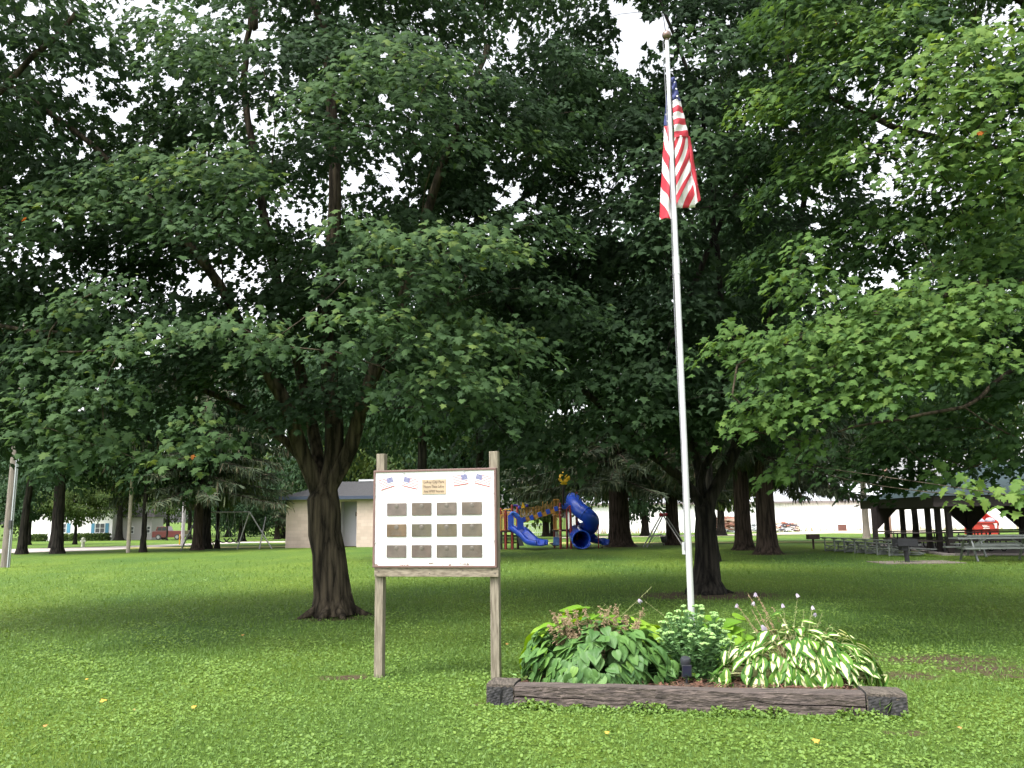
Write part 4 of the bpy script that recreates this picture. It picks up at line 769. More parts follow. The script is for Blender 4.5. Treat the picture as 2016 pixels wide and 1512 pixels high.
def leaves2(name, tm, pos, tip, nrm, size, rnd, m, parent, bend=None):
    tv, tf, mid = tm; tip = nrmz(tip); nrm = nrmz(nrm-tip*(nrm*tip).sum(1, keepdims=True)); bi = np.cross(tip, nrm); N, K = len(pos), len(tv); s = size.reshape(-1, 1, 1)
    bz = (np.ones(N) if bend is None else bend).reshape(-1, 1, 1)
    Vv = pos[:, None, :]+s*(tv[None, :, 0:1]*bi[:, None, :]+tv[None, :, 1:2]*tip[:, None, :]+bz*tv[None, :, 2:3]*nrm[:, None, :])
    L = (tf.ravel()[None, :]+np.arange(N)[:, None]*K).ravel()
    return fast_mesh(name, Vv.reshape(-1, 3), 4, L, m, parent, {'rnd': np.repeat(rnd, K), 'mid': np.tile(mid, N)}, smooth=True)
def varieg_mat():
    m = leaf_mat('striped_hosta_leaf', [(0, (.035, .10, .022)), (.5, (.07, .17, .03)), (1, (.13, .26, .04))], trans=.22, rough=.4); n = m.node_tree
    b = n.nodes['Principled BSDF']; a = n.nodes.new('ShaderNodeAttribute'); a.attribute_name = 'mid'; r2 = n.nodes.new('ShaderNodeAttribute'); r2.attribute_name = 'rnd'
    ge = n.nodes.new('ShaderNodeTexCoord'); no = n.nodes.new('ShaderNodeTexNoise'); no.inputs['Scale'].default_value = 30; n.links.new(ge.outputs['Object'], no.inputs['Vector'])
    ad = n.nodes.new('ShaderNodeMath'); ad.operation = 'MULTIPLY_ADD'; ad.inputs[1].default_value = .5; n.links.new(no.outputs['Fac'], ad.inputs[0]); n.links.new(a.outputs['Fac'], ad.inputs[2])
    a3 = n.nodes.new('ShaderNodeMath'); a3.operation = 'MULTIPLY_ADD'; a3.inputs[1].default_value = .35; n.links.new(r2.outputs['Fac'], a3.inputs[0]); n.links.new(ad.outputs[0], a3.inputs[2])
    rm = n.nodes.new('ShaderNodeValToRGB'); e = rm.color_ramp.elements; e[0].position = .62; e[0].color = (.74, .74, .46, 1); e[1].position = .92; e[1].color = (0, 0, 0, 1); x = e.new(.72); x.color = (.50, .58, .17, 1)
    fr = n.nodes.new('ShaderNodeValToRGB'); fr.color_ramp.elements[0].position = .74; fr.color_ramp.elements[0].color = (0, 0, 0, 1); fr.color_ramp.elements[1].position = .84; fr.color_ramp.elements[1].color = (1, 1, 1, 1)
    n.links.new(a3.outputs[0], rm.inputs['Fac']); n.links.new(a3.outputs[0], fr.inputs['Fac'])
    base = b.inputs['Base Color'].links[0].from_socket; mx = n.nodes.new('ShaderNodeMix'); mx.data_type = 'RGBA'; n.links.new(fr.outputs['Color'], mx.inputs[0]); n.links.new(rm.outputs['Color'], mx.inputs[6]); n.links.new(base, mx.inputs[7]); n.links.new(mx.outputs[2], b.inputs['Base Color'])
    hv = [q for q in n.nodes if q.type == 'HUE_SAT'][0]; n.links.new(mx.outputs[2], hv.inputs['Color']); return m
HOSTA_G = leaf_mat('hosta_leaf', [(0, (.045, .11, .032)), (.5, (.08, .17, .045)), (.85, (.12, .235, .05)), (.97, (.16, .27, .05)), (1, (.5, .36, .08))], trans=.2, rough=.5, spec=.3)
HOSTA_Y = leaf_mat('lime_hosta_leaf', [(0, (.09, .20, .022)), (.5, (.15, .29, .03)), (1, (.26, .40, .05))], trans=.28, rough=.4)
HOSTA_V = varieg_mat()
SEDUM = leaf_mat('sedum_leaf', [(0, (.13, .25, .10)), (.5, (.19, .34, .14)), (1, (.28, .43, .18))], trans=.15, rough=.5)
SEDUM_F = leaf_mat('sedum_flower', [(0, (.16, .30, .09)), (.5, (.25, .41, .14)), (1, (.36, .50, .20))], trans=.15, rough=.7)
STALK_M = leaf_mat('dry_stalk', [(0, (.19, .13, .07)), (.5, (.33, .24, .15)), (1, (.50, .38, .26))], trans=.1, rough=.8)
STALK_G = leaf_mat('green_stalk', [(0, (.14, .16, .06)), (1, (.36, .38, .18))], trans=.1, rough=.7)
PETAL = leaf_mat('pale_petal', [(0, (.42, .36, .46)), (1, (.60, .54, .62))], trans=.35, rough=.6)
def mound(c, rx, ry, h, n, L, seed, tm, m, root, tone=(.45, .18), name='foliage', up=0.25, elong=1.0, amin=0.0, amax=1.0):
    rng = np.random.default_rng(seed); a = rng.random(n)*2*np.pi; s = np.sqrt(amin+(amax-amin)*rng.random(n)); ph = s*np.pi/2*1.02
    hx, hy = np.cos(a), np.sin(a); P = c+np.stack([hx*rx*np.sin(ph), hy*ry*np.sin(ph), h*np.cos(ph)**.8*rng.uniform(.86, 1.08, n)], 1); P[:, 2] += rng.normal(0, .02, n); lump = 1+.13*np.sin(a*3+seed)*np.sin(ph*3+seed)+.09*np.sin(a*5+2*seed); P = c+(P-c)*lump[:, None]
    hd = np.stack([hx, hy, 0*hx], 1); tip = hd*(np.cos(ph)*.8+.45)[:, None]+V3*(up*np.cos(ph)-.85*np.sin(ph))[:, None]+rng.normal(0, .26, (n, 3))
    nr = hd*(np.sin(ph)*.9+.1)[:, None]+V3*(np.cos(ph)+.45)[:, None]+rng.normal(0, .28, (n, 3)); sz = L*rng.uniform(.72, 1.18, n); P = P-nrmz(tip)*sz[:, None]*.45
    r = np.clip(tone[0]+rng.normal(0, tone[1], n), 0, .96)+(rng.random(n) < .015)*.1
    o = leaves2(name, tm, P, tip, nr, sz, np.clip(r, 0, 1), m, root, rng.uniform(.5, 1.5, n))
    mb = MB()
    for i in range(0, n, 2):
        b = c+np.array([rng.normal(0, rx*.12), rng.normal(0, ry*.12), -.02]); p = P[i]; mb.tube([b, (b+p)/2+V3*.06, p], [.005, .004, .0035], 4, cap=False)
    tag(mb.build('petiole', m, root), kind='stuff'); return o
TH, TL, TR = leaf_grid(HEART, fold=.35, bend=.45), leaf_grid(LANCE, fold=.4, bend=.6), leaf_grid(ROUND, fold=.3, bend=.3)
def spikes(root, pts, m, seed, name='flower_stalk', r=.0038, pod=.02, npod=26, start=.35, lean=.12, width=.022, flowers=None):
    """thin stems with little seed pods along the upper part; pts = (base, top)"""
    rng = np.random.default_rng(seed)
    for b, t in pts:
        mb = MB(); mid = (b+t)/2+rng.normal(0, .02, 3)*[1, 1, 0]; path = [(1-s)**2*b+2*s*(1-s)*mid+s*s*t for s in np.linspace(0, 1, 7)]; mb.tube(path, [r*(1-.1*k) for k in range(7)], 4, cap=False)
        for k in range(npod):
            s = start+(1-start)*rng.random(); q = (1-s)**2*b+2*s*(1-s)*mid+s*s*t; a = rng.random()*6.28; d = np.array([math.cos(a), math.sin(a), -.3+rng.normal(0, .5)]); q2 = q+d*width*(1.2-.6*s)*rng.uniform(.4, 1)
            mb.tube([q, (q+q2)/2, q2, q2+(q2-q)*pod/width*.5], [.0008, pod*.09, pod*.17, .0005], 4, cap=False)
        n = len(mb.v); o = mb.build(name, m, root); at = o.data.attributes.new('rnd', 'FLOAT', 'POINT'); at.data.foreach_set('value', np.clip(rng.normal(.5, .25, n), 0, 1).astype(np.float32))
def bloom(root, p, seed, s=.045):
    rng = np.random.default_rng(seed); n = 6; a = np.arange(n)*2*np.pi/n; ax = np.array([rng.normal(0, .3), rng.normal(0, .3)-.2, -.8]); ax /= np.linalg.norm(ax)
    tip = ax+np.stack([np.cos(a), np.sin(a), 0*a], 1)*.35; nr = np.stack([np.cos(a), np.sin(a), .3+0*a], 1); leaves2('bloom', leaf_grid(LANCE, 2, 4, bend=-.4), np.repeat(p[None], n, 0), tip, nr, np.full(n, s), rng.random(n), PETAL, root)
def plants():
    rng = np.random.default_rng(77)
    c = bedp(1185, 9.05, .12); r = empty('hosta_plant', c, 'tall lime green hosta at the back left of the bed', 'plant', 'hostas in the railway tie bed'); mound(c, .78, .34, .52, 150, .25, 1, TH, HOSTA_Y, r, tone=(.42, .25), up=.5)
    spikes(r, [(c+[rng.normal(.1, .3), -.1, .3], np.array([*(ap(x, y, 9.0))])) for x, y in [(1236, 1228), (1283, 1155), (1268, 1182), (1275, 1200), (1188, 1185), (1220, 1190)]], STALK_G, 5, npod=18)
    bloom(r, ap(1257, 1180, 8.9), 3, .05)
    c = bedp(1180, 8.34, .08); r = empty('hosta_plant', c, 'broad mound of dark green heart shaped leaves with dry brown seed heads', 'plant', 'hostas in the railway tie bed'); mound(c, .66, .44, .54, 680, .128, 2, TH, HOSTA_G, r, tone=(.48, .2), up=.3)
    mound(c+[.30, .06, 0], .42, .36, .44, 120, .16, 12, TH, HOSTA_G, r, tone=(.4, .18), up=.3, name='side_foliage')
    pts = []
    for x, y0, y1, n in [(1090, 1200, 1240, 5), (1118, 1198, 1240, 12), (1160, 1190, 1230, 5), (1175, 1210, 1250, 10), (1205, 1190, 1220, 6), (1235, 1208, 1250, 7), (1255, 1195, 1240, 6), (1135, 1215, 1260, 6), (1190, 1230, 1270, 5)]:
        for k in range(n): p = ap(x+rng.normal(0, 9), rng.uniform(y0, y1), 8.35+rng.normal(0, .07)); pts.append((c+[(p[0]-c[0])*.55, -.05, .15], p))
    spikes(r, pts, STALK_M, 6, pod=.026, npod=60, start=.5, width=.042, name='seed_head')
    c = bedp(1568, 8.24, .07); r = empty('hosta_plant', c, 'striped hosta with green leaves and cream white centres at the right of the bed', 'plant', 'hostas in the railway tie bed'); mound(c, .74, .44, .49, 440, .168, 4, TL, HOSTA_V, r, tone=(.42, .25), up=.35)
    pts = []
    for x, y in [(1450, 1190), (1472, 1168), (1490, 1172), (1497, 1185), (1480, 1200), (1508, 1225), (1521, 1195), (1541, 1192), (1545, 1222), (1570, 1178), (1582, 1200), (1600, 1195), (1619, 1206), (1641, 1235), (1637, 1228), (1604, 1230), (1462, 1205)]:
        p = ap(x, y, 8.4+rng.normal(0, .06)); pts.append((c+[(p[0]-c[0])*.35+rng.normal(0, .04), -.05, .25], p))
    spikes(r, pts[:7], STALK_M, 7, pod=.026, npod=26, start=.45); spikes(r, pts[7:], STALK_G, 8, pod=.02, npod=20, start=.55)
    for k, (x, y) in enumerate([(1451, 1192), (1487, 1170), (1484, 1188), (1540, 1192), (1568, 1172), (1599, 1196), (1605, 1210), (1601, 1268)]): bloom(r, ap(x, y-3, 8.36), 20+k, .042)
    leaves2('withered_leaf', leaf_grid(ROUND, bend=1.2), ap(1500, 1232, 8.2)[None], np.array([[.5, -.3, -.8]]), np.array([[0, -1., .3]]), np.array([.085]), np.array([.1]), PETAL, r)
    c = bedp(1428, 9.1, .12); r = empty('hosta_plant', c, 'small lime hosta peeping out between stonecrop and striped hosta', 'plant', 'hostas in the railway tie bed'); mound(c, .34, .26, .42, 60, .20, 9, TH, HOSTA_Y, r, tone=(.4, .2), up=.5)
    # stonecrop
    c = bedp(1372, 8.36, .10); r = empty('stonecrop_plant', c, 'grey green stonecrop with flat pale flower heads at the foot of the flagpole', 'plant')
    P, T, N, S, Rr, FP, FS = [], [], [], [], [], [], []; st = MB()
    for k in range(74):
        a = rng.random()*6.28; q = math.sqrt(rng.random()); b = c+[q*.12*math.cos(a), q*.1*math.sin(a), -.02]; H = .66*(1-.42*q**2)*rng.uniform(.8, 1.08); t = c+[q*.40*math.cos(a), q*.32*math.sin(a), H]
        path = [b*(1-s)+t*s+np.array([0, 0, .05*math.sin(s*3.14)]) for s in np.linspace(0, 1, 9)]; st.tube(path, .0045, 5, cap=False); al = 0
        for s in np.arange(.12, .93, .055):
            for sd_ in (0, 1): al += 2.4; i = int(s*8); p = path[i]*(1-(s*8-i))+path[i+1]*(s*8-i); d = np.array([math.cos(al), math.sin(al), .45]); P.append(p); T.append(d+rng.normal(0, .15, 3)); N.append(V3+rng.normal(0, .25, 3)); S.append(.068*(1.1-.45*s)*rng.uniform(.8, 1.2)); Rr.append(np.clip(rng.normal(.35+.25*s, .15), 0, 1))
        R = rng.uniform(.022, .042)
        for _ in range(26):
            aa = rng.random()*6.28; qq = math.sqrt(rng.random()); FP.append(t+[R*qq*math.cos(aa), R*qq*math.sin(aa), .012*(1-qq*qq)+.012]); FS.append(rng.uniform(.006, .011))
            if _ % 4 == 0: st.tube([path[-2], FP[-1]], .0018, 3, cap=False)
    leaves2('leaves', leaf_grid(ROUND, 4, 5, fold=.25, bend=.2), np.array(P), np.array(T), np.array(N), np.array(S), np.array(Rr), SEDUM, r); o = st.build('stems', SEDUM, r)
    fb = MB(); 
    for p, s in zip(FP, FS): fb.ball(p, s, 6, 4)
    o = fb.build('flower_heads', SEDUM_F, r); at = o.data.attributes.new('rnd', 'FLOAT', 'POINT'); at.data.foreach_set('value', np.repeat(rng.random(len(FP)), len(fb.v)//len(FP)).astype(np.float32))
    # weeds along the bed edge
    for px, Y, n, s, lb in [(1027, 8.3, 26, .05, 'pale feathery weed beside the left corner of the bed'), (1302, 8.12, 16, .045, 'small seedling on the mulch left of the black lamp'), (1370, 8.1, 14, .05, 'round leafed weed right below the black lamp'), (1410, 8.1, 22, .05, 'trailing weed on the mulch between lamp and striped hosta'), (1440, 8.12, 16, .045, 'weed on the mulch under the striped hosta')]:
        c = bedp(px, Y, .15); rg = np.random.default_rng(px); a = rg.random(n)*6.28; rr = rg.random(n)*.10; P = c+np.stack([np.cos(a)*rr, np.sin(a)*rr, rg.random(n)*.07], 1); d = np.stack([np.cos(a), np.sin(a), .3+rg.random(n)], 1)
        o = leaves2('weed_plant', leaf_grid(ROUND, 4, 5), P, d, d*[.2, .2, 0]+V3, np.full(n, s)*rg.uniform(.7, 1.3, n), rg.random(n), HOSTA_G if px != 1027 else SEDUM_F, None); tag(o, lb, 'weed', 'weeds in the flower bed')
    for px, py, lb in [(1740, 1412, 'tuft of long grass against the right end block'), (1752, 1405, 'wisp of grass leaning over the right end block')]:
        p = gp(px, py); rg = np.random.default_rng(px); n = 22; o = scatter('grass_tuft', BLADE, p+rg.normal(0, .025, (n, 3))*[1, .5, 0]-BN*.03, np.stack([rg.normal(0, .5, n), rg.normal(-.1, .3, n), np.ones(n)], 1), rg.normal(0, 1, (n, 3)), rg.uniform(.08, .2, n), rg.random(n)*.6, LM_LAWN); tag(o, lb, 'grass tuft')
    # solar spotlight
    c = bedp(1350, 8.12, .12); root = empty('garden_spotlight', c, 'small black solar spotlight on a stake in front of the stonecrop', 'garden light'); BK = mat('black_plastic', (.035, .037, .045), .42, noise=.1)
    mb = MB(); mb.tube([c, c+V3*.09], .011, 10); mb.build('stake', BK, root)
    mb = MB(); z0, z1 = .07, .235; mb.tube([c+V3*.17+[0, .03, 0], c+V3*.225+[0, .005, 0], c+V3*.243+[0, -.0, 0]], [.042, .050, .040], 20); mb.build('lamp_head', BK, root)
    mb = MB(); mb.frame_box(c+V3*.13+[0, -.03, 0], (.045, 0, 0), (0, .006, .0), (0, -.012, .055)); pn = mb.build('solar_panel', BK, root, bevel=.003); mb = MB(); mb.frame_box(c+V3*.13+[0, -.0375, 0], (.037, 0, 0), (0, .001, 0), (0, -.0105, .046)); mb.build('cells', mat('solar_cell', (.02, .025, .05), .15, spec=.8), pn)
plants(); lawn()
# ---------------------------------------------------------------- playground
M_PB = mat('slide_blue', (.015, .07, .50), .3, noise=.08, nscale=3, coat=.3); M_PY = mat('playground_yellow', (.55, .27, .05), .5, noise=.08); M_PR = mat('playground_red', (.26, .028, .022), .45, noise=.1)
M_DECK = mat('brown_deck', (.05, .028, .022), .7); M_YB = mat('bright_yellow', (.85, .48, .03), .4)
M_STEEL = mat('galvanised_steel', (.27, .27, .26), .45, metal=.6, noise=.15, nscale=5); M_RUBBER = mat('black_rubber', (.03, .03, .03), .7)
def playground():
    B = crop(970, 900, 7.2); D = 45.0; base = gp(1110, 1076.5)
    root = empty('playground_structure', base, 'playground with blue spiral tube slide, wavy blue slide and yellow railed bridge', 'playground')
    Q = lambda X, Y, d=0.: B(X, Y, D+d)
    def foot(p): q = np.array(p); q[2] = gz(0, q[1])-.02; return q
    def post(X, Yt, d=0., r=.065, m=M_PR, nm='post'):
        t = Q(X, Yt, d); mb = MB(); mb.tube([foot(t), t], r, 10); mb.ball(t, r*1.1, 10, 6); mb.build(nm, m, root)
    for X, Yt, d in [(182, 770, 0), (275, 690, 0), (350, 690, 1.6), (110, 740, 1.6), (953, 665, -.2), (868, 760, 1.5), (1100, 700, -.1), (1048, 740, 1.5), (1185, 510, 1.5), (1190, 860, .8)]: post(X, Yt, d)
    def deck(X0, X1, Yy, d0, d1):
        a, b, c, e = Q(X0, Yy, d0), Q(X1, Yy, d0), Q(X1, Yy, d1), Q(X0, Yy, d1); z = a[2]
        for q in (b, c, e): q[2] = z
        c[0] = b[0]; e[0] = a[0]; mb = MB(); mb.prism([a, b, c, e], (0, 0, -.09)); mb.build('deck', M_DECK, root); return z
    z1 = deck(120, 350, 1040, -.1, 1.7); z2 = deck(860, 1110, 1030, -.1, 1.7); deck(940, 1200, 735, -.1, 1.8)
    def rail(pa, pb, h, n, m=M_PY, nm='railing', r=.018, rr=.03):
        mb = MB(); pa, pb = np.array(pa), np.array(pb); up = np.array([0, 0, h]); mb.tube([pa, pb], rr, 6); mb.tube([pa+up, pb+up], rr, 6)
        for k in range(n+1): t = k/n; q = pa*(1-t)+pb*t; mb.tube([q, q+up], r, 5)
        return mb.build(nm, m, root)
    rail(Q(120, 1035, 0), Q(270, 1035, 0), .80, 7); rail(Q(120, 1035, 1.6), Q(350, 1035, 1.6), .95, 12); rail(Q(110, 1040, 0), Q(100, 1040, 1.6), .8, 6)
    mb = MB(); mb.tube([Q(95, 1100, .3), Q(95, 880, .3), Q(130, 825, .3), Q(215, 812, .3)], .022, 6); mb.tube([Q(125, 760, 1.2), Q(180, 740, 1.2), Q(270, 738, 1.2)], .022, 6); mb.build('hand_rail', M_YB, root)
    # rising bridge: side skirt of yellow with blue squares, rail of bars behind
    mb = MB(); n = 10
    A0, A1 = Q(430, 905, 0), Q(935, 745, 0)
    w = (A1-A0); mb.prism([A0+[0, 0, -.10], A1+[0, 0, -.10], A1+[0, 0, .10], A0+[0, 0, .10]], (0, .05, 0)); mb.prism([A0+[0, 1.2, -.10], A1+[0, 1.2, -.10], A1+[0, 1.2, .10], A0+[0, 1.2, .10]], (0, .05, 0)); mb.build('bridge_side', M_PY, root)
    for X, Y in [(440, 885), (552, 858), (668, 812), (785, 772), (900, 732)]: c = Q(X, Y, -.05); mb = MB(); a = .32; dx = np.array([math.cos(a), 0, math.sin(a)])*.105; dz = np.array([-math.sin(a), 0, math.cos(a)])*.125; mb.frame_box(c, dx, (0, .035, 0), dz); mb.build('blue_block', M_PB, root, bevel=.02)
    mb = MB(); mb.prism([A0+[0, .05, -.03], A1+[0, .05, -.03], A1+[0, .05, .02], A0+[0, .05, .02]], (0, 1.15, 0)); mb.build('bridge_deck', M_DECK, root)
    mb = MB()
    for k in range(27):
        t = k/26; q = Q(395+545*t, 0, 1.25); yb = 890-150*t; hh = (720-60*t+8*math.sin(k)) if t < .55 else (650-25*math.sin(k*2.2)); a = Q(395+545*t, yb, 1.25); b = Q(395+545*t, hh, 1.25); mb.tube([a, b], .017, 5)
    mb.build('picket_railing', M_PY, root)
    rail(Q(870, 1030, 0), Q(945, 1030, 0), .80, 4); rail(Q(960, 1030, 1.5), Q(1100, 1030, 1.5), 1.0, 7); rail(Q(1105, 1030, 1.6), Q(1195, 1030, 1.6), 1.05, 5); rail(Q(860, 735, 1.5), Q(940, 735, 1.5), .5, 4)
    mb = MB()
    for X, Y in [(862, 820), (968, 820), (955, 715), (955, 760), (955, 1040), (955, 1132)]: p = Q(X, Y, -.2 if X > 940 else 0); mb.tube([p-[0, 0, .02], p+[0, 0, .02]], .078, 10)
    mb.build('clamps', mat('pale_clamp', (.6, .42, .3), .5), root)
    mb = MB(); mb.tube([foot(Q(1048, 1260, -.7)), Q(1048, 740, -.7), Q(1075, 705, -.7), Q(1095, 715, -.3)], .028, 7); mb.build('fire_pole', M_PR, root)
    mb = MB(); mb.tube([foot(Q(1500, 1260, -.2)), Q(1492, 905, -.2), Q(1465, 903, -.2)], .03, 7); mb.tube([foot(Q(1500, 1260, .5)), Q(1492, 905, .5)], .03, 7); mb.build('slide_support', M_PR, root)
    # hidden tower roof ornament and panels
    mb = MB(); c = Q(1012, 300, -2.6)
    for k in range(6): a = k*1.047; mb.ball(c+np.array([math.cos(a)*.15, -.08, math.sin(a)*.18]), (.15, .12, .17), 10, 6)
    mb.ball(c, (.2, .2, .22), 10, 6); o = mb.build('yellow_topper', M_YB, root); mb = MB(); mb.tube([Q(1012, 370, -2.6), Q(1000, 500, -1), Q(1000, 735, .3)], .05, 8); mb.build('topper_mast', M_DECK, root)
    mb = MB(); mb.prism([Q(985, 655, -.05), Q(1075, 655, -.05), Q(1075, 735, -.05), Q(985, 735, -.05)], (0, .05, 0)); mb.build('panel', M_PB, root, bevel=.02)
    mb = MB(); mb.ball(Q(380, 715, 1.2), (.1, .05, .1), 10, 6); mb.ball(Q(487, 690, 1.2), (.09, .05, .08), 10, 6); mb.tube([Q(275, 690, .1), Q(315, 685, .1), Q(355, 690, .1)], .05, 8); mb.build('blue_panel', mat('violet_blue', (.045, .035, .30), .4), root)
    mb = MB(); mb.prism([Q(400, 720, 1.15), Q(430, 640, 1.15), Q(460, 720, 1.15)], (0, .05, 0)); mb.build('yellow_panel', M_YB, root)
    # wavy slide
    def slide(path, wd, side, nm, th=.03, hs=.22):
        mb = MB(); P = []
        for k, p in enumerate(path):
            t = path[min(k+1, len(path)-1)]-path[max(k-1, 0)]; t /= np.linalg.norm(t); s = np.cross(t, [0, 0, 1.]); s /= np.linalg.norm(s); u = np.cross(s, t)
            P.append([p+s*a*wd+u*b for a, b in [(-.56, -.03), (-.58, hs), (-.5, hs+.02), (-.44, .03), (0, .0), (.44, .03), (.5, hs+.02), (.58, hs), (.56, -.03), (0, -.05)]])
        mb.grid(P, True, closed=True); mb.f += [tuple(range(10))[::-1], tuple(range((len(P)-1)*10, len(P)*10))]; mb.m += [0, 0]; mb.sm += [False, False]; return mb.build(nm, M_PB, root)
    def curve(pts, n=24):
        pts = [np.asarray(p, float) for p in pts]; out = []
        for i in range(len(pts)-1):
            pm = pts[max(i-1, 0)]; p0, p1 = pts[i], pts[i+1]; pn = pts[min(i+2, len(pts)-1)]; k = max(2, n//(len(pts)-1))
            for j in range(k): t = j/k; out.append(.5*((2*p0)+(-pm+p1)*t+(2*pm-5*p0+4*p1-pn)*t*t+(-pm+3*p0-3*p1+pn)*t**3))
        return out+[pts[-1]]
    slide(curve([Q(315, 1030, -.1), Q(400, 1090, -.5), Q(470, 1150, -.8), Q(530, 1215, -1.1), Q(600, 1240, -1.4), Q(680, 1247, -1.7)]), .55, 1, 'wavy_slide')
    slide(curve([Q(345, 1025, .75), Q(440, 1080, .3), Q(520, 1160, 0), Q(590, 1215, -.3), Q(660, 1235, -.7), Q(715, 1240, -1.1)]), .5, 1, 'wavy_slide')
    mb = MB(); arc = [Q(215, 1035, -.15), Q(213, 830, -.15), Q(262, 790, -.2), Q(300, 785, -.25), Q(385, 840, -.3), Q(435, 900, -.35), Q(440, 1010, -.4)]; hole = [Q(300, 1010, -.3), Q(295, 900, -.3), Q(305, 850, -.3), Q(340, 860, -.3), Q(345, 920, -.3), Q(340, 1010, -.3)]
    mb.prism([arc[0], arc[1], arc[2], Q(262, 790, -.2), Q(300, 870, -.2), Q(300, 1035, -.2)], (0, .06, 0)); mb.prism([Q(345, 1035, -.3), Q(345, 880, -.3), Q(300, 845, -.3), Q(268, 800, -.3), Q(300, 785, -.3), Q(385, 840, -.3), Q(435, 900, -.3), Q(440, 1020, -.3)], (0, .06, 0)); mb.build('slide_hood', M_PB, root, bevel=.015)
    mb = MB(); mb.tube(curve([Q(258, 815, -.5), Q(275, 788, -.5), Q(320, 795, -.5), Q(370, 840, -.5)], 9), .075, 8); mb.build('hood_rim', mat('slide_blue_light', (.05, .16, .62), .3), root)
    mb = MB(); pts = [Q(300, 1060, .2), Q(470, 1240, -.4), Q(400, 1265, -.2), Q(290, 1100, .2)]; mb.prism([Q(345, 1110, -.2), Q(420, 1185, -.5), Q(445, 1255, -.6), Q(380, 1262, -.4)], (0, .5, 0)); mb.build('slide_footing', M_RUBBER, root)
    # spiral tube slide
    R = .40; path = curve([Q(1130, 590, 1.0), Q(1160, 655, .35), Q(1225, 740, -.1), Q(1330, 820, -.35), Q(1400, 900, -.1), Q(1385, 985, .5), Q(1300, 1035, 1.1), Q(1200, 1060, 1.1), Q(1175, 1090, .5), Q(1210, 1135, -.2), Q(1255, 1172, -.9)], 44)
    mb = MB(); n = len(path); mb.tube(path, [R*(.86 if k < 3 else 1.0)*(1+.18*max(0, (k-n+8)/8)) for k in range(n)], 22, cap=False); o = mb.build('spiral_slide', M_PB, root); sd_ = o.modifiers.new('wall', 'SOLIDIFY'); sd_.thickness = .035; sd_.offset = -1
    mb = MB()
    for k in (3, int(n*.28), int(n*.55), int(n*.78)):
        t = path[min(k+1, n-1)]-path[k-1]; t /= np.linalg.norm(t); mb.tube([path[k]-t*.03, path[k]+t*.03], R*1.05, 22, cap=False)
    t = path[-1]-path[-2]; t /= np.linalg.norm(t); mb.tube([path[-1]-t*.03, path[-1]+t*.02], R*1.24, 24, cap=False); sl = mb.build('flange', mat('slide_blue_edge', (.02, .10, .60), .3), root); q = sl.modifiers.new('wall', 'SOLIDIFY'); q.thickness = .06
    e = path[-1].copy(); mb = MB(); g = []
    for j in range(7):
        a = -1.25+2.5*j/6; g.append([e+np.array([R*1.1*math.sin(a), -.1-.16*i, -R*1.1*math.cos(a)*(1-.05*i)-.03]) for i in range(5)])
    mb.grid(g, True); o = mb.build('slide_exit', M_PB, root); q = o.modifiers.new('wall', 'SOLIDIFY'); q.thickness = .04
    slide(curve([Q(1230, 930, 1.7), Q(1320, 1060, 1.2), Q(1390, 1160, .9), Q(1450, 1205, .6), Q(1540, 1215, .3), Q(1605, 1235, .1)]), .45, 1, 'low_slide')
    mb = MB(); [mb.tube([foot(Q(X, 1200, .3)), Q(X, 1232, .3)], .02, 5) for X in (1535, 1555)]; mb.build('low_slide_leg', M_RUBBER, root)
    # crawl wall, climber net, blue seat panel
    mb = MB()
    for X in (120, 180, 270, 360): mb.tube([foot(Q(X, 1200, .2)), Q(X, 1060, .2)], .07 if X < 200 else .06, 8)
    mb.build('lower_post', M_DECK, root)
    mb = MB(); zb = Q(0, 1115, 0)[2]; a, b = Q(110, 1115, .1), Q(365, 1115, .1); mb.bar(a, b, .04, .09); a2, b2 = Q(110, 1215, .1), Q(365, 1215, .1); mb.bar(a2, b2, .04, .06)
    for k in range(22): t = k/21; mb.tube([a*(1-t)+b*t, a2*(1-t)+b2*t], .012, 5)
    mb.build('barrier', mat('dark_green_bars', (.03, .05, .03), .6), root)
    mb = MB(); mb.prism([Q(862, 1130, .0), Q(948, 1132, .0), Q(950, 1250, -.2), Q(855, 1250, -.2)], (0, .08, 0)); mb.build('step_panel', mat('panel_blue_grey', (.03, .10, .26), .5, noise=.1), root, bevel=.02)
    mb = MB(); mb.prism([Q(800, 1218, -.1), Q(870, 1215, -.1), Q(950, 1262, -.2), Q(860, 1262, -.2)], (0, .5, 0)); mb.build('ramp', M_RUBBER, root)
    mb = MB()
    for k in range(5): mb.tube([Q(890+k*12, 1045, 0), Q(890+k*12, 1135, 0)], .012, 4); mb.tube([Q(890, 1050+k*20, 0), Q(940, 1050+k*20, 0)], .012, 4)
    mb.build('climbing_net', mat('pale_chain', (.5, .5, .48), .6), root)
playground()
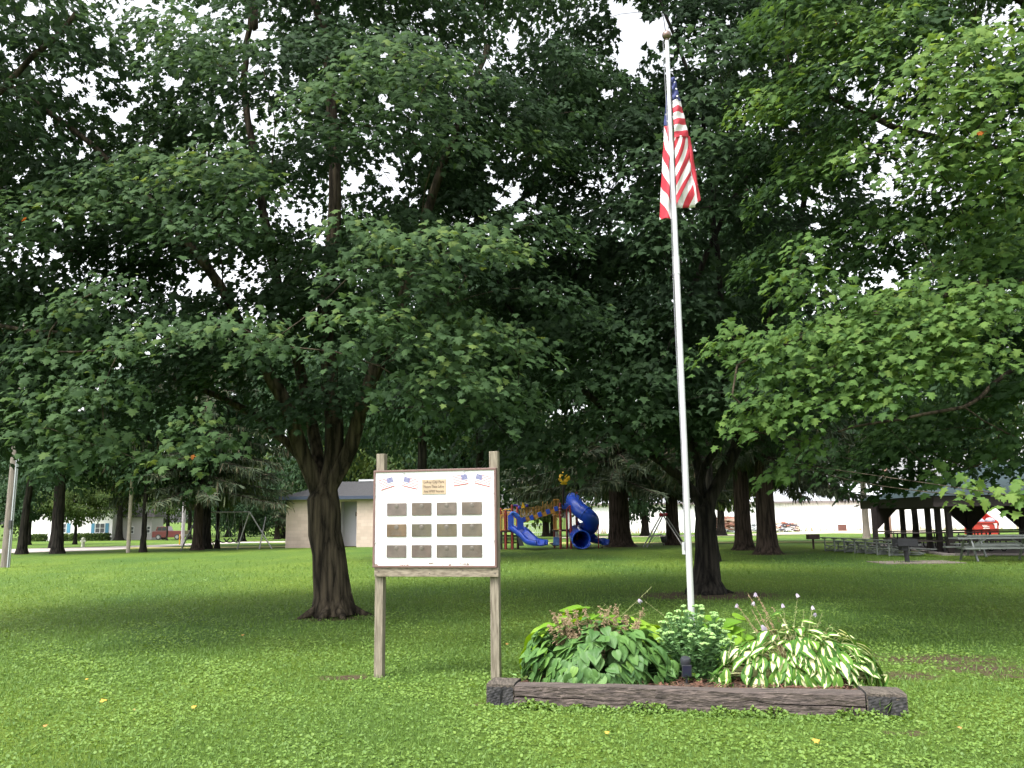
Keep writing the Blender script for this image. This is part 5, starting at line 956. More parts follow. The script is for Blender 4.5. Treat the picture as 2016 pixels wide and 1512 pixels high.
def picket(x0, x1, yt, yb, n, label, Y, splay=.25, tops=True):
    a, b = gp(x0, yb), gp(x1, yb); root = empty('picket_fence', (a+b)/2, label, 'fence'); W = mat('white_fence_paint', (.74, .75, .78), .6, noise=.08, nscale=4); h = ap(x0, yt, a[1])[2]-a[2]
    d = b-a; d[2] = 0; rg = np.random.default_rng(int(x0)); mb = MB(); mb.bar(a+[0, .05, h*.9], b+[0, .05, h*.9], .04, .1); mb.bar(a+[0, .05, h*.3], b+[0, .05, h*.3], .04, .08); mb.build('rail', W, root)
    for k in range(n):
        t = (k+.5)/n; q = a+d*t; s = splay*rg.uniform(-1, 1)*.4; w1, w2 = .075, .045; mb = MB(); mb.prism([q+[-w2/2, 0, 0], q+[w2/2, 0, 0], q+[w1/2+s, 0, h], q+[s, 0, h*1.06], q+[-w1/2+s, 0, h]], (0, .03, 0)); mb.build('picket', W, root)
    if tops: mb = MB(); mb.bar(a+[0, 0, h*1.04], b+[0, 0, h*1.04], .35, .04); mb.build('cap_board', W, root)
picket(1030, 1092, 1032, 1055, 18, 'white picket fence seen through the playground', 60)
picket(1250, 1308, 1032, 1049, 13, 'low white picket fence left of the red topped swing', 66)

def a_frame(mb, apex, f0, f1, r=.035): mb.tube([f0, apex], r, 6); mb.tube([f1, apex], r, 6)
def swings():
    G = gcrop(340, 860, 5.04); A = crop(340, 860, 5.04); f = [G(80, 1130), G(418, 1098), G(640, 1116), G(985, 1112), G(860, 1114)]
    root = empty('swing_set', (f[0]+f[3])/2, 'steel swing set with sagging black belt seats on the left lawn', 'swing set'); Yb = (f[0][1]+f[1][1])/2; a1, a2 = A(262, 750, Yb), A(762, 745, (f[2][1]+f[3][1])/2)
    for ap_, g in ((a1, f[0]), (a1, f[1]), (a2, f[2]), (a2, f[3]), (a2+[.6, 1.2, -.3], f[4])): mb = MB(); mb.tube([g, ap_], .04, 7); mb.build('leg', M_STEEL, root)
    mb = MB(); mb.tube([a1, a2], .045, 8); mb.build('top_bar', M_STEEL, root)
    for X in (400, 520, 585, 655):
        t = (X-262)/(762-262); c = a1*(1-t)+a2*t; z = .62+gz(0, c[1]); mb = MB(); w = .36; pts = [c*0+[c[0]+w*s, c[1], z-.24*(1-s*s)] for s in np.linspace(-1, 1, 7)]
        for i in range(6): mb.bar(pts[i], pts[i+1], .15, .045)
        s_ = mb.build('swing_seat', M_RUBBER, root)
        for sg in (-1, 1): mb = MB(); mb.tube([pts[0 if sg < 0 else -1], [c[0]+sg*.2, c[1], c[2]]], .008, 4); mb.build('chain', M_STEEL, s_)
    # swing with red head seen end on
    G = gcrop(1230, 990, 15.9); A = crop(1230, 990, 15.9); f = [G(575, 1390), G(690, 1395), G(1860, 1425), G(1900, 1345)]; root = empty('swing_set', (f[0]+f[2])/2, 'end on swing set with red painted head fittings between the spruces', 'swing set')
    t1, t2 = A(1140, 375, f[0][1]), A(1265, 370, f[3][1])
    for g, tt in ((f[0], t1), (f[2], t1+[.12, 0, -.05]), (f[1], t2-[.12, 0, .05]), (f[3], t2)): mb = MB(); mb.tube([g, tt], .035, 7); mb.build('leg', M_STEEL, root)
    RD = mat('swing_red', (.32, .02, .03), .5); mb = MB(); mb.tube([t1-[.1, 0, 0], t1+[.1, 0, 0]], .09, 8); mb.tube([t2-[.1, 0, 0], t2+[.1, 0, 0]], .09, 8); mb.tube([t1, t2], .05, 8); mb.build('top_bar', RD, root)
    c = A(1225, 1150, f[3][1]-.3); mb = MB(); g = []
    for j in range(10): a = j*.628; g.append([c+np.array([.17*math.cos(a)*s, .15*math.sin(a)*s, z]) for s, z in ((1.05, .17), (1, .0), (.8, -.14), (.3, -.17))])
    mb.grid(g+[g[0]], True); s_ = mb.build('bucket_seat', M_RUBBER, root); s_.modifiers.new('wall', 'SOLIDIFY').thickness = .03
    for sg in (-1, 1): mb = MB(); mb.tube([c+[.15*sg, 0, .17], [c[0]+.1*sg, c[1], t2[2]]], .008, 4); mb.build('chain', M_STEEL, s_)
    a, b = A(775, 1050, f[0][1]+1), A(1165, 985, f[0][1]+2.2); mb = MB(); za = gz(0, a[1]); mb.tube([a, b], .022, 6); mb.tube([[a[0]+.12, a[1], za+.15], [b[0]+.1, b[1], za+.15]], .018, 6)
    for k in range(11): t = k/10; q = a*(1-t)+b*t; mb.tube([q, [q[0]+.12, q[1], za+(0 if k in (0, 10) else .15)]], .014, 5)
    thing1(mb, 'bike_rack', M_STEEL, 'low steel bicycle rack under the red topped swing', 'bike rack')
swings()

# ---------------------------------------------------------------- restroom block
def restroom():
    s = 9.45; C = crop(560, 940, s); a = gp(562, 1079); D = a[1]; root = empty('restroom_block', a+[4, 2.5, 0], 'small tan concrete block restroom with grey shingle roof and blue fascia', 'building')
    BL_ = bpy.data.materials.new('tan_block'); BL_.use_nodes = True; n = BL_.node_tree; b = n.nodes['Principled BSDF']; b.inputs['Roughness'].default_value = .9; tc = n.nodes.new('ShaderNodeTexCoord'); mp = n.nodes.new('ShaderNodeMapping'); mp.inputs['Rotation'].default_value = (math.pi/2, 0, 0); n.links.new(tc.outputs['Object'], mp.inputs[0])
    br = n.nodes.new('ShaderNodeTexBrick'); br.inputs['Scale'].default_value = 1; br.inputs['Brick Width'].default_value = .4; br.inputs['Row Height'].default_value = .2; br.inputs['Mortar Size'].default_value = .006; br.inputs['Color1'].default_value = (.56, .45, .39, 1); br.inputs['Color2'].default_value = (.64, .53, .47, 1); br.inputs['Mortar'].default_value = (.50, .43, .37, 1); n.links.new(mp.outputs[0], br.inputs['Vector'])
    no = n.nodes.new('ShaderNodeTexNoise'); no.inputs['Scale'].default_value = 1.4; no.inputs['Detail'].default_value = 6; n.links.new(tc.outputs['Object'], no.inputs['Vector']); rm = n.nodes.new('ShaderNodeValToRGB'); rm.color_ramp.elements[0].color = (.75, .72, .7, 1); rm.color_ramp.elements[1].color = (1.1, 1.08, 1.05, 1); n.links.new(no.outputs['Fac'], rm.inputs['Fac']); mx = n.nodes.new('ShaderNodeMix'); mx.data_type = 'RGBA'; mx.blend_type = 'MULTIPLY'; mx.inputs[0].default_value = 1; n.links.new(br.outputs['Color'], mx.inputs[6]); n.links.new(rm.outputs['Color'], mx.inputs[7]); n.links.new(mx.outputs[2], b.inputs['Base Color'])
    px = lambda X: C(X, 1300, D)[0]; pz = lambda Y: C(900, Y, D)[2]
    x0, x1 = px(15), px(1345)+6.2; H = pz(395); d0, d1 = px(1140)-.35, px(1335); zt = pz(450); z0 = -.03
    mb = MB(); y0, y1 = D, D+5
    for xa, xb, za, zb in ((x0, d0, z0, H), (d0, d1, zt, H), (d1, x1, z0, H)): mb.frame_box(((xa+xb)/2, y0+.1, (za+zb)/2), ((xb-xa)/2, 0, 0), (0, .1, 0), (0, 0, (zb-za)/2))
    mb.box(((x0+x1)/2, y1-.1, H/2), (x1-x0, .2, H)); mb.box((x0+.1, (y0+y1)/2, H/2), (.2, 4.6, H)); mb.box((x1-.1, (y0+y1)/2, H/2), (.2, 4.6, H)); mb.build('wall', BL_, root)
    mb = MB(); mb.box(((d0+d1)/2, y0+1.2, zt/2), (d1-d0+.6, .1, zt)); mb.box((d1+.05, y0+.7, zt/2), (.1, .98, zt)); mb.box((d0-.05, y0+.7, zt/2), (.1, .98, zt)); mb.build('entry_recess', mat('lavender_paint', (.50, .48, .54), .7), root)
    mb = MB(); c = C(1308, 680, D); mb.box((c[0], y0+.55, c[2]), (.05, .3, .25)); mb.build('wall_lamp', mat('lamp_bronze', (.06, .04, .03), .5), root)
    SH = mat('grey_shingles', (.045, .045, .048), .9, noise=.25, nscale=12, bump=.6, bscale=20); e = .35; yr = (y0+y1)/2; zr = pz(85)+.02
    mb = MB(); A = [(x0-e, y0-e, H+.12), (x1+e, y0-e, H+.12), (x1+e, y1+e, H+.12), (x0-e, y1+e, H+.12)]; r0, r1 = (x0+2.6, yr, zr+.1), (x1-2, yr, zr+.1)
    mb.add(A+[r0, r1], [(0, 1, 5, 4), (1, 2, 5), (2, 3, 4, 5), (3, 0, 4), (0, 3, 2, 1)]); mb.build('roof', SH, root)
    mb = MB(); FB = mat('blue_fascia', (.045, .06, .10), .5)
    for p, q in ((A[0], A[1]), (A[1], A[2]), (A[2], A[3]), (A[3], A[0])): mb.bar(np.array(p)+[0, 0, -.07], np.array(q)+[0, 0, -.07], .05, .2)
    mb.build('fascia', FB, root)
    mb = MB(); mb.box((px(1480), yr, zr+.16), (1.6, .3, .12)); mb.build('ridge_vent', mat('vent_pale', (.6, .62, .65), .5), root)
restroom()

# ---------------------------------------------------------------- grills, bleacher, tables, pavilion
def grill(px, py, pxt, pyt, wpx, hpx, label, m, pad_=False, drop=0):
    f = gp(px, py); k = f[1]/1690; t = ap(pxt, pyt, f[1]); root = empty('park_grill', f, label, 'grill', 'pedestal grills on the lawn'); w, h = wpx*k, hpx*k
    mb = MB(); mb.tube([f-[0, 0, .05], [t[0], f[1], t[2]-h*.9]], .05 if w < .6 else .075, 10); mb.build('pedestal', m, root)
    mb = MB(); c = np.array([t[0], f[1], t[2]-h/2]); d = w*.7; th = .012
    mb.box(c-[0, 0, h/2], (w, d, th)); mb.box(c+[0, -d/2, 0], (w, th, h)); mb.box(c+[0, d/2, 0], (w, th, h)); mb.box(c+[-w/2, 0, 0], (th, d, h)); mb.box(c+[w/2, 0, 0], (th, d, h)); mb.build('fire_box', m, root)
    mb = MB()
    for i in range(12): x = c[0]-w*.45+w*.9*i/11; mb.tube([[x, c[1]-d/2, c[2]+h*.42], [x, c[1]+d/2, c[2]+h*.42]], .006, 5)
    mb.tube([[c[0]-w*.62, c[1]-d*.4, c[2]-h*.2], [c[0]-w*.45, c[1]-d*.4, c[2]-h*.2]], .012, 5); mb.tube([[c[0]+w*.45, c[1]-d*.4, c[2]-h*.2], [c[0]+w*.62, c[1]-d*.4, c[2]-h*.2]], .012, 5); mb.build('grate', m, root)
    if drop: mb = MB(); mb.box((c[0]-w*.1, c[1], c[2]-h*.5-drop/2), (w*.35, .25, drop)); mb.build('swivel_base', m, root)
    if pad_: mb = MB(); mb.box((f[0]+.25, f[1], .012), (2.6, 1.5, .03)); tag(mb.build('concrete_pad', mat('pad_concrete', (.20, .17, .14), .9, noise=.2, nscale=5)), 'pale concrete slab under the large black grill', 'slab', kind='structure')
grill(1602, 1081, 1600, 1052, 21, 9, 'small rust brown pedestal grill standing alone left of the bleacher', mat('rusty_steel', (.075, .045, .04), .8, noise=.3, nscale=9))
grill(1787, 1108, 1781, 1061, 38, 13, 'black pedestal grill on a concrete slab in front of the pavilion', mat('black_steel', (.022, .022, .028), .6, noise=.2), True, .16)
ALU = mat('dull_aluminium', (.30, .32, .31), .42, metal=.55, noise=.15, nscale=4)
def bleacher():
    G = gcrop(1610, 1020, 10.08); A = crop(1610, 1020, 10.08); a, b = G(150, 655), G(1420, 752); root = empty('bleacher', (a+b)/2, 'low aluminium bleacher of parallel planks on braced frames', 'bleacher'); d = b-a; L = np.linalg.norm(d); d /= L; n = np.array([-d[1], d[0], 0]); n = n if n[1] > 0 else -n
    H = A(170, 385, a[1])[2]; V = np.array([0, 0, 1.])
    for k, (off, h) in enumerate([(0, H), (.62, H*.72), (1.24, H*.44)]): mb = MB(); p = a+n*off-d*.25; mb.bar(p+V*h, p+V*h+d*(L+1.2), .25, .035); mb.build('seat_plank', ALU, root)
    for k, (off, h) in enumerate([(.32, H*.40), (.94, H*.2)]): mb = MB(); p = a+n*off-d*.2; mb.bar(p+V*h, p+V*h+d*(L+.9), .22, .03); mb.build('foot_plank', ALU, root)
    for k in range(7):
        t = k/6; q = a+d*L*t; mb = MB()
        for off, h in ((0, H), (.62, H*.72), (1.24, H*.44)): mb.bar(q+n*off, q+n*off+V*(h-.02), .05, .05); mb.bar(q+n*(off-.12)+V*(h-.035), q+n*(off+.12)+V*(h-.035), .05, .04)
        mb.bar(q+V*.04, q+n*1.4+V*.04, .05, .05); mb.bar(q+V*.05, q+n*.62+V*H*.6, .03, .03); mb.build('support_frame', ALU, root)
    mb = MB()
    for k in range(0, 6, 1):
        q, q2 = a+d*L*k/6, a+d*L*(k+1)/6; (mb.bar(q+V*.06, q2+V*H*.5, .03, .03), mb.bar(q+V*H*.5, q2+V*.06, .03, .03)) if k % 2 == 0 else None
    mb.build('cross_brace', ALU, root)
bleacher()
def picnic(c, ang, L, m, label, loop=False, grp='picnic tables at the pavilion', sc_=1.0, parts=None):
    c = np.asarray(c, float); u = np.array([math.cos(ang), math.sin(ang), 0]); v = np.array([-u[1], u[0], 0]); V = np.array([0, 0, 1.]); root = empty('picnic_table', c, label, 'picnic table', grp); ml = parts or m
    mb = MB(); [mb.bar(c-u*L/2+v*(o*.25)*sc_+V*.75*sc_, c+u*L/2+v*(o*.25)*sc_+V*.75*sc_, .235*sc_, .045) for o in (-1, 0, 1)]; mb.build('table_top', m, root)
    for s in (-1, 1): mb = MB(); mb.bar(c-u*L/2+v*.72*s*sc_+V*.44*sc_, c+u*L/2+v*.72*s*sc_+V*.44*sc_, .26*sc_, .045); mb.build('bench', m, root)
    for s in (-1, 1):
        q = c+u*(L*.34)*s; mb = MB()
        if loop:
            for e in (-1, 1): mb = MB(); pts = [q+v*.30*e+V*.72, q+v*.34*e+V*.10, q+v*.44*e+V*.03, q+v*.62*e+V*.03, q+v*.72*e+V*.12, q+v*.72*e+V*.42]; mb.tube(pts, .028, 7); mb.build('leg', ml, root)
        else:
            for e in (-1, 1): mb.bar(q+v*.25*e+V*.72, q+v*.62*e, .05, .07)
            mb.bar(q-v*.8+V*.40, q+v*.8+V*.40, .05, .07); mb.bar(q+V*.40, q-u*.5*s+V*.7, .04, .05); mb.build('leg_frame', ml, root)
def pavilion():
    G = gcrop(1596, 860, 4.8); A = crop(1596, 860, 4.8); near = G(1330, 1117); near[2] = 0; far = G(735, 1010); far = gp(1596+735/4.8, 1074); c0 = gp(1596+618/4.8, 1071)
    BRN = mat('pavilion_brown', lin((.20, .17, .17)), .7, noise=.15, nscale=5); TEAL = mat('teal_roof_metal', (.04, .065, .072), .6, metal=.2, noise=.08, nscale=2)
    root = empty('pavilion', (near+far)/2+np.array([5, 1, 0]), 'open picnic pavilion with dark brown posts, gusset braces and a teal roof', 'pavilion')
    d = near-far; L = np.linalg.norm(d); d /= L; zf = A(1300, 650, near[1])[2]; zt = A(1300, 548, near[1])[2]
    def post(p, h, w=.19, nm='post'): mb = MB(); mb.box((p[0], p[1], h/2), (w, w, h)); return mb.build(nm, BRN, root, bevel=.01)
    xs_ = [735, 860, 998, 1155, 1330]; bs = [1033, 1055, 1090, 1103, 1117]
    P = []
    for X, Yb in zip(xs_, bs): p = G(X, Yb); p[2] = 0; P.append(p)
    d = P[-1]-P[0]; L = np.linalg.norm(d); d /= L
    for k, p in enumerate(P): q = P[0]+d*((p-P[0])@d); P[k] = q; post(q, zf+.05)
    n = np.array([-d[1], d[0], 0]); n = n if n[0] > 0 else -n
    # far side row with gussets
    far_posts = []
    for X, Yb in [(618, 1000), (1508, 985), (2010, 985)]:
        q = A(X, Yb, 41.5); q[2] = 0; far_posts.append(q); po = post(q, zf+.05, .2)
    for q in far_posts+[P[-1]+n*9.5]:
        for s in (-1, 1):
            if q is far_posts[0] and s < 0: continue
            mb = MB(); w = 1.35 if q is not far_posts[0] else 1.3; h = 1.05; mb.prism([q+[s*.11, -.03, zf-h], q+[s*w, -.03, zf+.1], q+[s*.11, -.03, zf+.1]], (0, .06, 0)); mb.build('gusset', BRN, root)
    # roof: rectangle from the end row to the right
    c1 = P[-1]-n*.7+d*.8; c2 = P[0]-n*.7-d*2.2; W = 17; z0 = zf; cs = [c1, c2, c2+n*W, c1+n*W]; cs = [np.array([c[0], c[1], 0]) for c in cs]
    mb = MB()
    for i in range(4): a, b = cs[i], cs[(i+1) % 4]; mb.bar(a+[0, 0, zf+.16], b+[0, 0, zf+.16], .06, .40)
    mb.build('fascia', BRN, root)
    mb = MB(); mb.prism([c+np.array([0, 0, zf+.30]) for c in cs], (0, 0, .03)); mb.build('ceiling', BRN, root)
    cx = sum(cs)/4; rz = 1.5; r0 = (cs[0]+cs[1])/2+n*4; r1 = (cs[2]+cs[3])/2-n*4; mb = MB(); e = [c+(c-cx)/np.linalg.norm(c-cx)*.25+[0, 0, zf+.37] for c in cs]; r0 = r0+[0, 0, zf+.37+rz]; r1 = r1+[0, 0, zf+.37+rz]
    mb.add(e+[r0, r1], [(0, 1, 4), (1, 2, 5, 4), (2, 3, 5), (3, 0, 4, 5), (0, 3, 2, 1)]); mb.build('roof', TEAL, root)
    mb = MB(); mb.bar(P[0]-d*.1+[0, 0, zf+.0], P[-1]+d*.1+[0, 0, zf+.0], .14, .22); fp = far_posts; mb.bar(fp[0]+[0, 0, zf+.02], fp[2]+[4, 0, zf+.02], .14, .22); mb.build('beam', BRN, root)
    mb = MB(); q0, q1 = P[0]-d*1.6-n*.45, P[-1]+d*.45-n*.45; mb.prism([q1+[0, 0, -.05], q1+n*16+[0, 0, -.05], q0+n*16+[0, 0, -.05], q0+[0, 0, -.05]], (0, 0, .12)); sl = mb.build('pavilion_slab', mat('slab_concrete', (.30, .26, .25), .85, noise=.2, nscale=2)); tag(sl, 'concrete floor slab of the pavilion', kind='structure')
    DW = mat('dark_table_wood', (.045, .035, .032), .6, noise=.2); sp = .07; B8 = crop(1800, 960, 9.33)
    def at(X, Y, D): q = B8(X, Y, D); q[2] = sp; return q
    for X, D_, L_, lb in [(80, 38.5, 3.6, 'dark picnic table nearest the left end of the pavilion, back row'), (820, 38.5, 3.6, 'dark picnic table in the back row left of the red dumpster'), (1560, 38.5, 3.6, 'dark picnic table in the back row right of the dumpster'), (260, 35.0, 3.2, 'dark picnic table with looped legs in the front row beside the corner posts'), (1000, 35.0, 3.2, 'dark picnic table with looped legs behind the silver tables'), (1750, 35.2, 3.2, 'dark picnic table in the front row at the right picture edge')]:
        picnic(at(X, 1000, D_), 0.02, L_, DW, lb, True, parts=M_RUBBER)
    k = gp(1935, 1104); k2 = gp(1988, 1098)
    picnic(k+[.55, 0, 0], -.05, 2.9, ALU, 'silver aluminium picnic table nearest the camera on the right', False, 'silver picnic tables'); picnic(k2+[.5, 1.2, 0], .03, 3.1, ALU, 'second silver picnic table partly hidden behind the nearest one', False, 'silver picnic tables')
pavilion()
# ---------------------------------------------------------------- dumpster
def dumpster():
    A = crop(1900, 990, 21.6); f = gp(1941, 1055.5); D = f[1]; root = empty('dumpster', f, 'open red waste dumpster with white lettering and a grey lid', 'dumpster'); RD = mat('dumpster_red', (.42, .035, .025), .5, noise=.15, nscale=4); p = lambda X, Y, d=0: A(X, Y, D+d); z0 = gz(0, D)
    a, b = p(365, 830)[0], p(1405, 830)[0]; zf = p(800, 835)[2]; zb = p(800, 430)[2]; dep = 1.5; zb = min(zb, zf+1.0); t = .05
    mb = MB(); V = [(a, D, z0+.12), (b, D, z0+.12), (b, D, zf), (a, D, zf), (a, D+dep, z0+.12), (b, D+dep, z0+.12), (b-.15, D+dep, zb), (a+.15, D+dep, zb)]
    mb.add(V, [(0, 1, 2, 3), (5, 4, 7, 6), (1, 5, 6, 2), (4, 0, 3, 7), (0, 4, 5, 1)]); o = mb.build('bin', RD, root); q = o.modifiers.new('wall', 'SOLIDIFY'); q.thickness = .05
    mb = MB(); mb.bar((a, D, zf), (b, D, zf), .12, .1); mb.bar((a+.15, D+dep, zb), (b-.15, D+dep, zb), .12, .12); mb.bar((b, D, zf), (b-.15, D+dep, zb), .1, .1); mb.bar((a, D, zf), (a+.15, D+dep, zb), .1, .1); mb.build('rim', RD, root)
    mb = MB()
    for x in (a-.08, b+.08): mb.box((x, D+.6, z0+.85), (.16, .9, .2))
    mb.build('fork_pocket', mat('dumpster_dark', (.10, .02, .02), .6), root)
    LG = mat('grey_lid', (.36, .35, .42), .55); mb = MB(); c0 = p(385, 815); l0, l1, l2, l3 = np.array([a+.02, D-.02, zf+.06]), np.array([p(850, 800)[0], D-.02, zf+.06]), np.array([p(765, 430)[0], D+dep, zb+.08]), np.array([a+.2, D+dep, zb+.08]); mb.prism([l0, l1, l2, l3], (0, 0, .04))
    for k in range(7): t_ = (k+.5)/7; mb.bar(l0*(1-t_)+l1*t_+[0, 0, .06], l3*(1-t_)+l2*t_+[0, 0, .06], .05, .04)
    mb.build('lid', LG, root)
    mb = MB(); mb.ball(p(1050, 760, .5), (.35, .3, .25), 10, 6); mb.ball(p(1150, 770, .5), (.25, .25, .2), 10, 6); mb.build('rubbish', mat('rubbish_bags', (.35, .33, .4), .5), root)
    W = mat('sticker_white', (.82, .74, .74), .6); mb = MB(); y = D-.045
    def P(X, Y): q = p(X, Y); return [q[0], y, q[2]]
    mb.prism([P(705, 930), P(760, 960), P(795, 1030), P(1020, 1000), P(1015, 1020), P(790, 1050), P(765, 1030)], (0, -.01, 0)); mb.prism([P(770, 955), P(900, 945), P(950, 965), P(780, 975)], (0, -.01, 0)); mb.prism([P(795, 1000), P(1010, 990), P(1015, 1018), P(805, 1025)], (0, -.01, 0)); mb.prism([P(745, 1085), P(1030, 1065), P(1045, 1090), P(750, 1105)], (0, -.01, 0)); mb.build('logo', W, root)
    mb = MB(); mb.prism([P(1190, 880), P(1340, 865), P(1345, 1085), P(1260, 1085), P(1235, 910), P(1190, 905)], (0, -.01, 0)); st = mb.build('label', W, root); mb = MB()
    for k in range(4): a_, b_, c_, d_ = P(1262+3*k, 930+k*38), P(1322, 928+k*38), P(1322, 942+k*38), P(1262+3*k, 944+k*38); mb.prism([np.array(q)-[0, .012, 0] for q in (a_, b_, c_, d_)], (0, -.004, 0))
    mb.build('small_print', mat('print_grey', (.5, .4, .4), .6), st)
dumpster()
# ---------------------------------------------------------------- far metal shed, drive, road, piles
def strip(name, label, near, far, m, dz=.012):
    n = 60; A = [np.array(gp(*p)) for p in near]; B = [np.array(gp(*p)) for p in far]
    def samp(L, t): t *= len(L)-1; i = min(int(t), len(L)-2); f = t-i; return L[i]*(1-f)+L[i+1]*f
    rows = []
    for k in range(n+1):
        a, b = samp(A, k/n), samp(B, k/n); row = []
        for j in range(7): q = a*(1-j/6)+b*j/6; q[2] = gz(0, q[1])+dz; row.append(q)
        rows.append(row)
    mb = MB(); mb.grid(rows, True); o = mb.build(name, m); tag(o, label, kind='structure'); return o
ROADM = mat('road_concrete', (.42, .37, .34), .9, noise=.12, nscale=.8, stretch=(1, 3, 1)); DRY = mat('dry_grass', (.36, .33, .10), .95, noise=.2, nscale=2); GRAV = mat('pale_gravel', (.50, .44, .34), .95, noise=.15, nscale=1.5); SUNG = mat('pale_grass', (.17, .22, .05), .95, noise=.25, nscale=1.2)
strip('road', 'pale concrete side road at the left', [(-150, 1094), (30, 1089), (200, 1084), (360, 1074.5), (470, 1069.5), (700, 1066)], [(-150, 1084), (30, 1081), (200, 1077), (360, 1071), (470, 1067), (700, 1063.5)], ROADM)
strip('path', 'narrow strip of dry yellow grass along the lawn edge', [(255, 1080.5), (400, 1079.5), (700, 1077)], [(255, 1078), (400, 1077.5), (700, 1075)], DRY, .02)
strip('dirt_track', 'pale gravel drive before the far shed', [(1100, 1060), (1300, 1056.5), (1480, 1055), (1640, 1050), (1760, 1051), (1900, 1047)], [(1100, 1058), (1300, 1054.5), (1480, 1051), (1640, 1044), (1760, 1043), (1900, 1044)], GRAV)
strip('worn_path', 'thin worn strip on the lawn left of the drive', [(1040, 1071), (1300, 1070), (1500, 1069), (1640, 1068)], [(1040, 1068.5), (1300, 1068), (1500, 1067.3), (1640, 1066.5)], DRY, .02)
def shed():
    a = gp(1140, 1040); D = 140.; z0 = gz(0, D); x0 = ap(1128, 1030, D)[0]; x1 = x0+115; root = empty('metal_shed', ((x0+x1)/2, D+8, z0), 'long white corrugated metal shed behind the park', 'building'); zt = ap(1500, 988, D)[2]
    W = mat('white_corrugated', (.80, .78, .80), .5, noise=.06, nscale=.6, stretch=(1, 1, .1)); mb = MB(); n = 520; row = [[(x0+(x1-x0)*i/n, D+(.06 if i % 2 else 0), z) for i in range(n+1)] for z in (z0-.1, zt)]; mb.grid(row, False); mb.add([(x0, D, z0-.1), (x0, D+16, z0-.1), (x0, D+16, zt), (x0, D, zt)], [(0, 1, 2, 3)]); mb.add([(x1, D, z0-.1), (x1, D+16, z0-.1), (x1, D+16, zt), (x1, D, zt)], [(0, 1, 2, 3)]); mb.add([(x0, D+16, z0-.1), (x1, D+16, z0-.1), (x1, D+16, zt), (x0, D+16, zt)], [(0, 1, 2, 3)]); mb.build('wall', W, root)
    mb = MB(); mb.add([(x0-.5, D-.5, zt), (x1+.5, D-.5, zt), (x1+.5, D+8, zt+3.0), (x0-.5, D+8, zt+3.0), (x1+.5, D+16.5, zt), (x0-.5, D+16.5, zt)], [(0, 1, 2, 3), (3, 2, 4, 5), (0, 3, 5), (1, 4, 2)]); mb.build('roof', mat('pale_roof_metal', (.58, .60, .63), .35, metal=.4, noise=.05), root)
    mb = MB(); mb.bar((x0-.5, D-.45, zt-.12), (x1+.5, D-.45, zt-.12), .1, .35); mb.build('eave', mat('eave_brown', (.20, .17, .17), .7), root)
    for k in range(12): x = x0+52+k*4.1; mb = MB(); mb.box((x, D-.1, (z0+zt)/2), (1.1, .1, zt-z0-.3)); mb.build('panel', mat('grey_translucent_panel', (.55, .56, .62), .5), root) if k in (3, 5) else None
    mb = MB()
    for k in range(420):
        rg = random.Random(k); x = rg.uniform(x0, x1); h = rg.uniform(.2, 1.1); mb.tube([(x, D-rg.uniform(.3, 1.6), z0-.05), (x+rg.uniform(-.2, .2), D-.5, z0+h)], [rg.uniform(.03, .12), .01], 4)
    o = mb.build('weeds', mat('dry_weeds', (.26, .22, .12), .95, noise=.3)); tag(o, 'dry weeds growing along the foot of the far shed', 'weeds', kind='stuff')
shed()
def pile(name, px0, px1, pyb, pyt, n, label, cols, cat, seed, long_=2.2):
    a, b = ap(px0, pyb, 128.), ap(px1, pyb, 128.); a[2] = b[2] = gz(0, 128); rg = random.Random(seed); H = ap(px0, pyt, a[1])[2]-a[2]; ms = [mat('%s_%d' % (name, i), c, .9, noise=.2) for i, c in enumerate(cols)]; mb = MB(); W = b[0]-a[0]
    for k in range(n):
        t = rg.random(); h = rg.random()**.8*H*(1-.5*abs(t-.45)); mb.mi = rg.randrange(len(ms)); c = np.array([a[0]+W*t, a[1]+rg.uniform(-.8, .8), a[2]+.08+h]); an = rg.uniform(-.25, .25); L = rg.uniform(.4, 1)*long_/2; d = np.array([math.cos(an), rg.uniform(-.3, .3), math.sin(an)*.6]); mb.bar(c-d*L/1.5, c+d*L/1.5, rg.uniform(.15, .5), rg.uniform(.06, .2))
    thing1(mb, name, ms, label, cat)
pile('lumber_pile', 1408, 1456, 1035, 1017, 150, 'reddish stack of old lumber before the far shed', [(.30, .13, .09), (.38, .20, .15), (.24, .12, .09), (.45, .34, .28)], 'lumber pile', 1, 3)
pile('scrap_pile', 1526, 1572, 1043, 1028, 110, 'mixed scrap heap on the grass right of the twin trunks', [(.5, .48, .5), (.10, .09, .12), (.38, .14, .10), (.5, .4, .3)], 'scrap heap', 2, 1.2)
pile('debris_pile', 1410, 1455, 1048, 1041, 26, 'low grey debris lying in the weeds below the lumber', [(.55, .56, .6), (.3, .32, .33)], 'debris', 3, 1.4)
pile('debris_pile', 1480, 1496, 1045, 1030, 30, 'rusty oddments seen between the twin trunks', [(.42, .2, .12), (.5, .42, .4)], 'debris', 4, 1.0)
mb = MB(); c = ap(1658, 1036, 138.); c[2] = gz(0, 138); mb.box(c+[0, 0, .5], (1.1, .7, 1.0)); mb.box(c+[.1, -.36, .55], (.5, .03, .5)); thing1(mb, 'electrical_box', mat('rust_box', (.12, .05, .04), .8), 'small dark box standing at the foot of the far shed', 'utility box')
mb = MB(); c = gp(1752, 1062); mb.tube([c, c+[0, 0, 4.6]], .17, 10); mb.frame_box(c+[-.05, -.2, 3.2], (.25, 0, 0), (0, .02, 0), (0, 0, .3)); thing1(mb, 'sign_post', mat('pink_post', (.50, .30, .24), .8), 'pinkish wooden pole with a small white notice behind the pavilion', 'post')

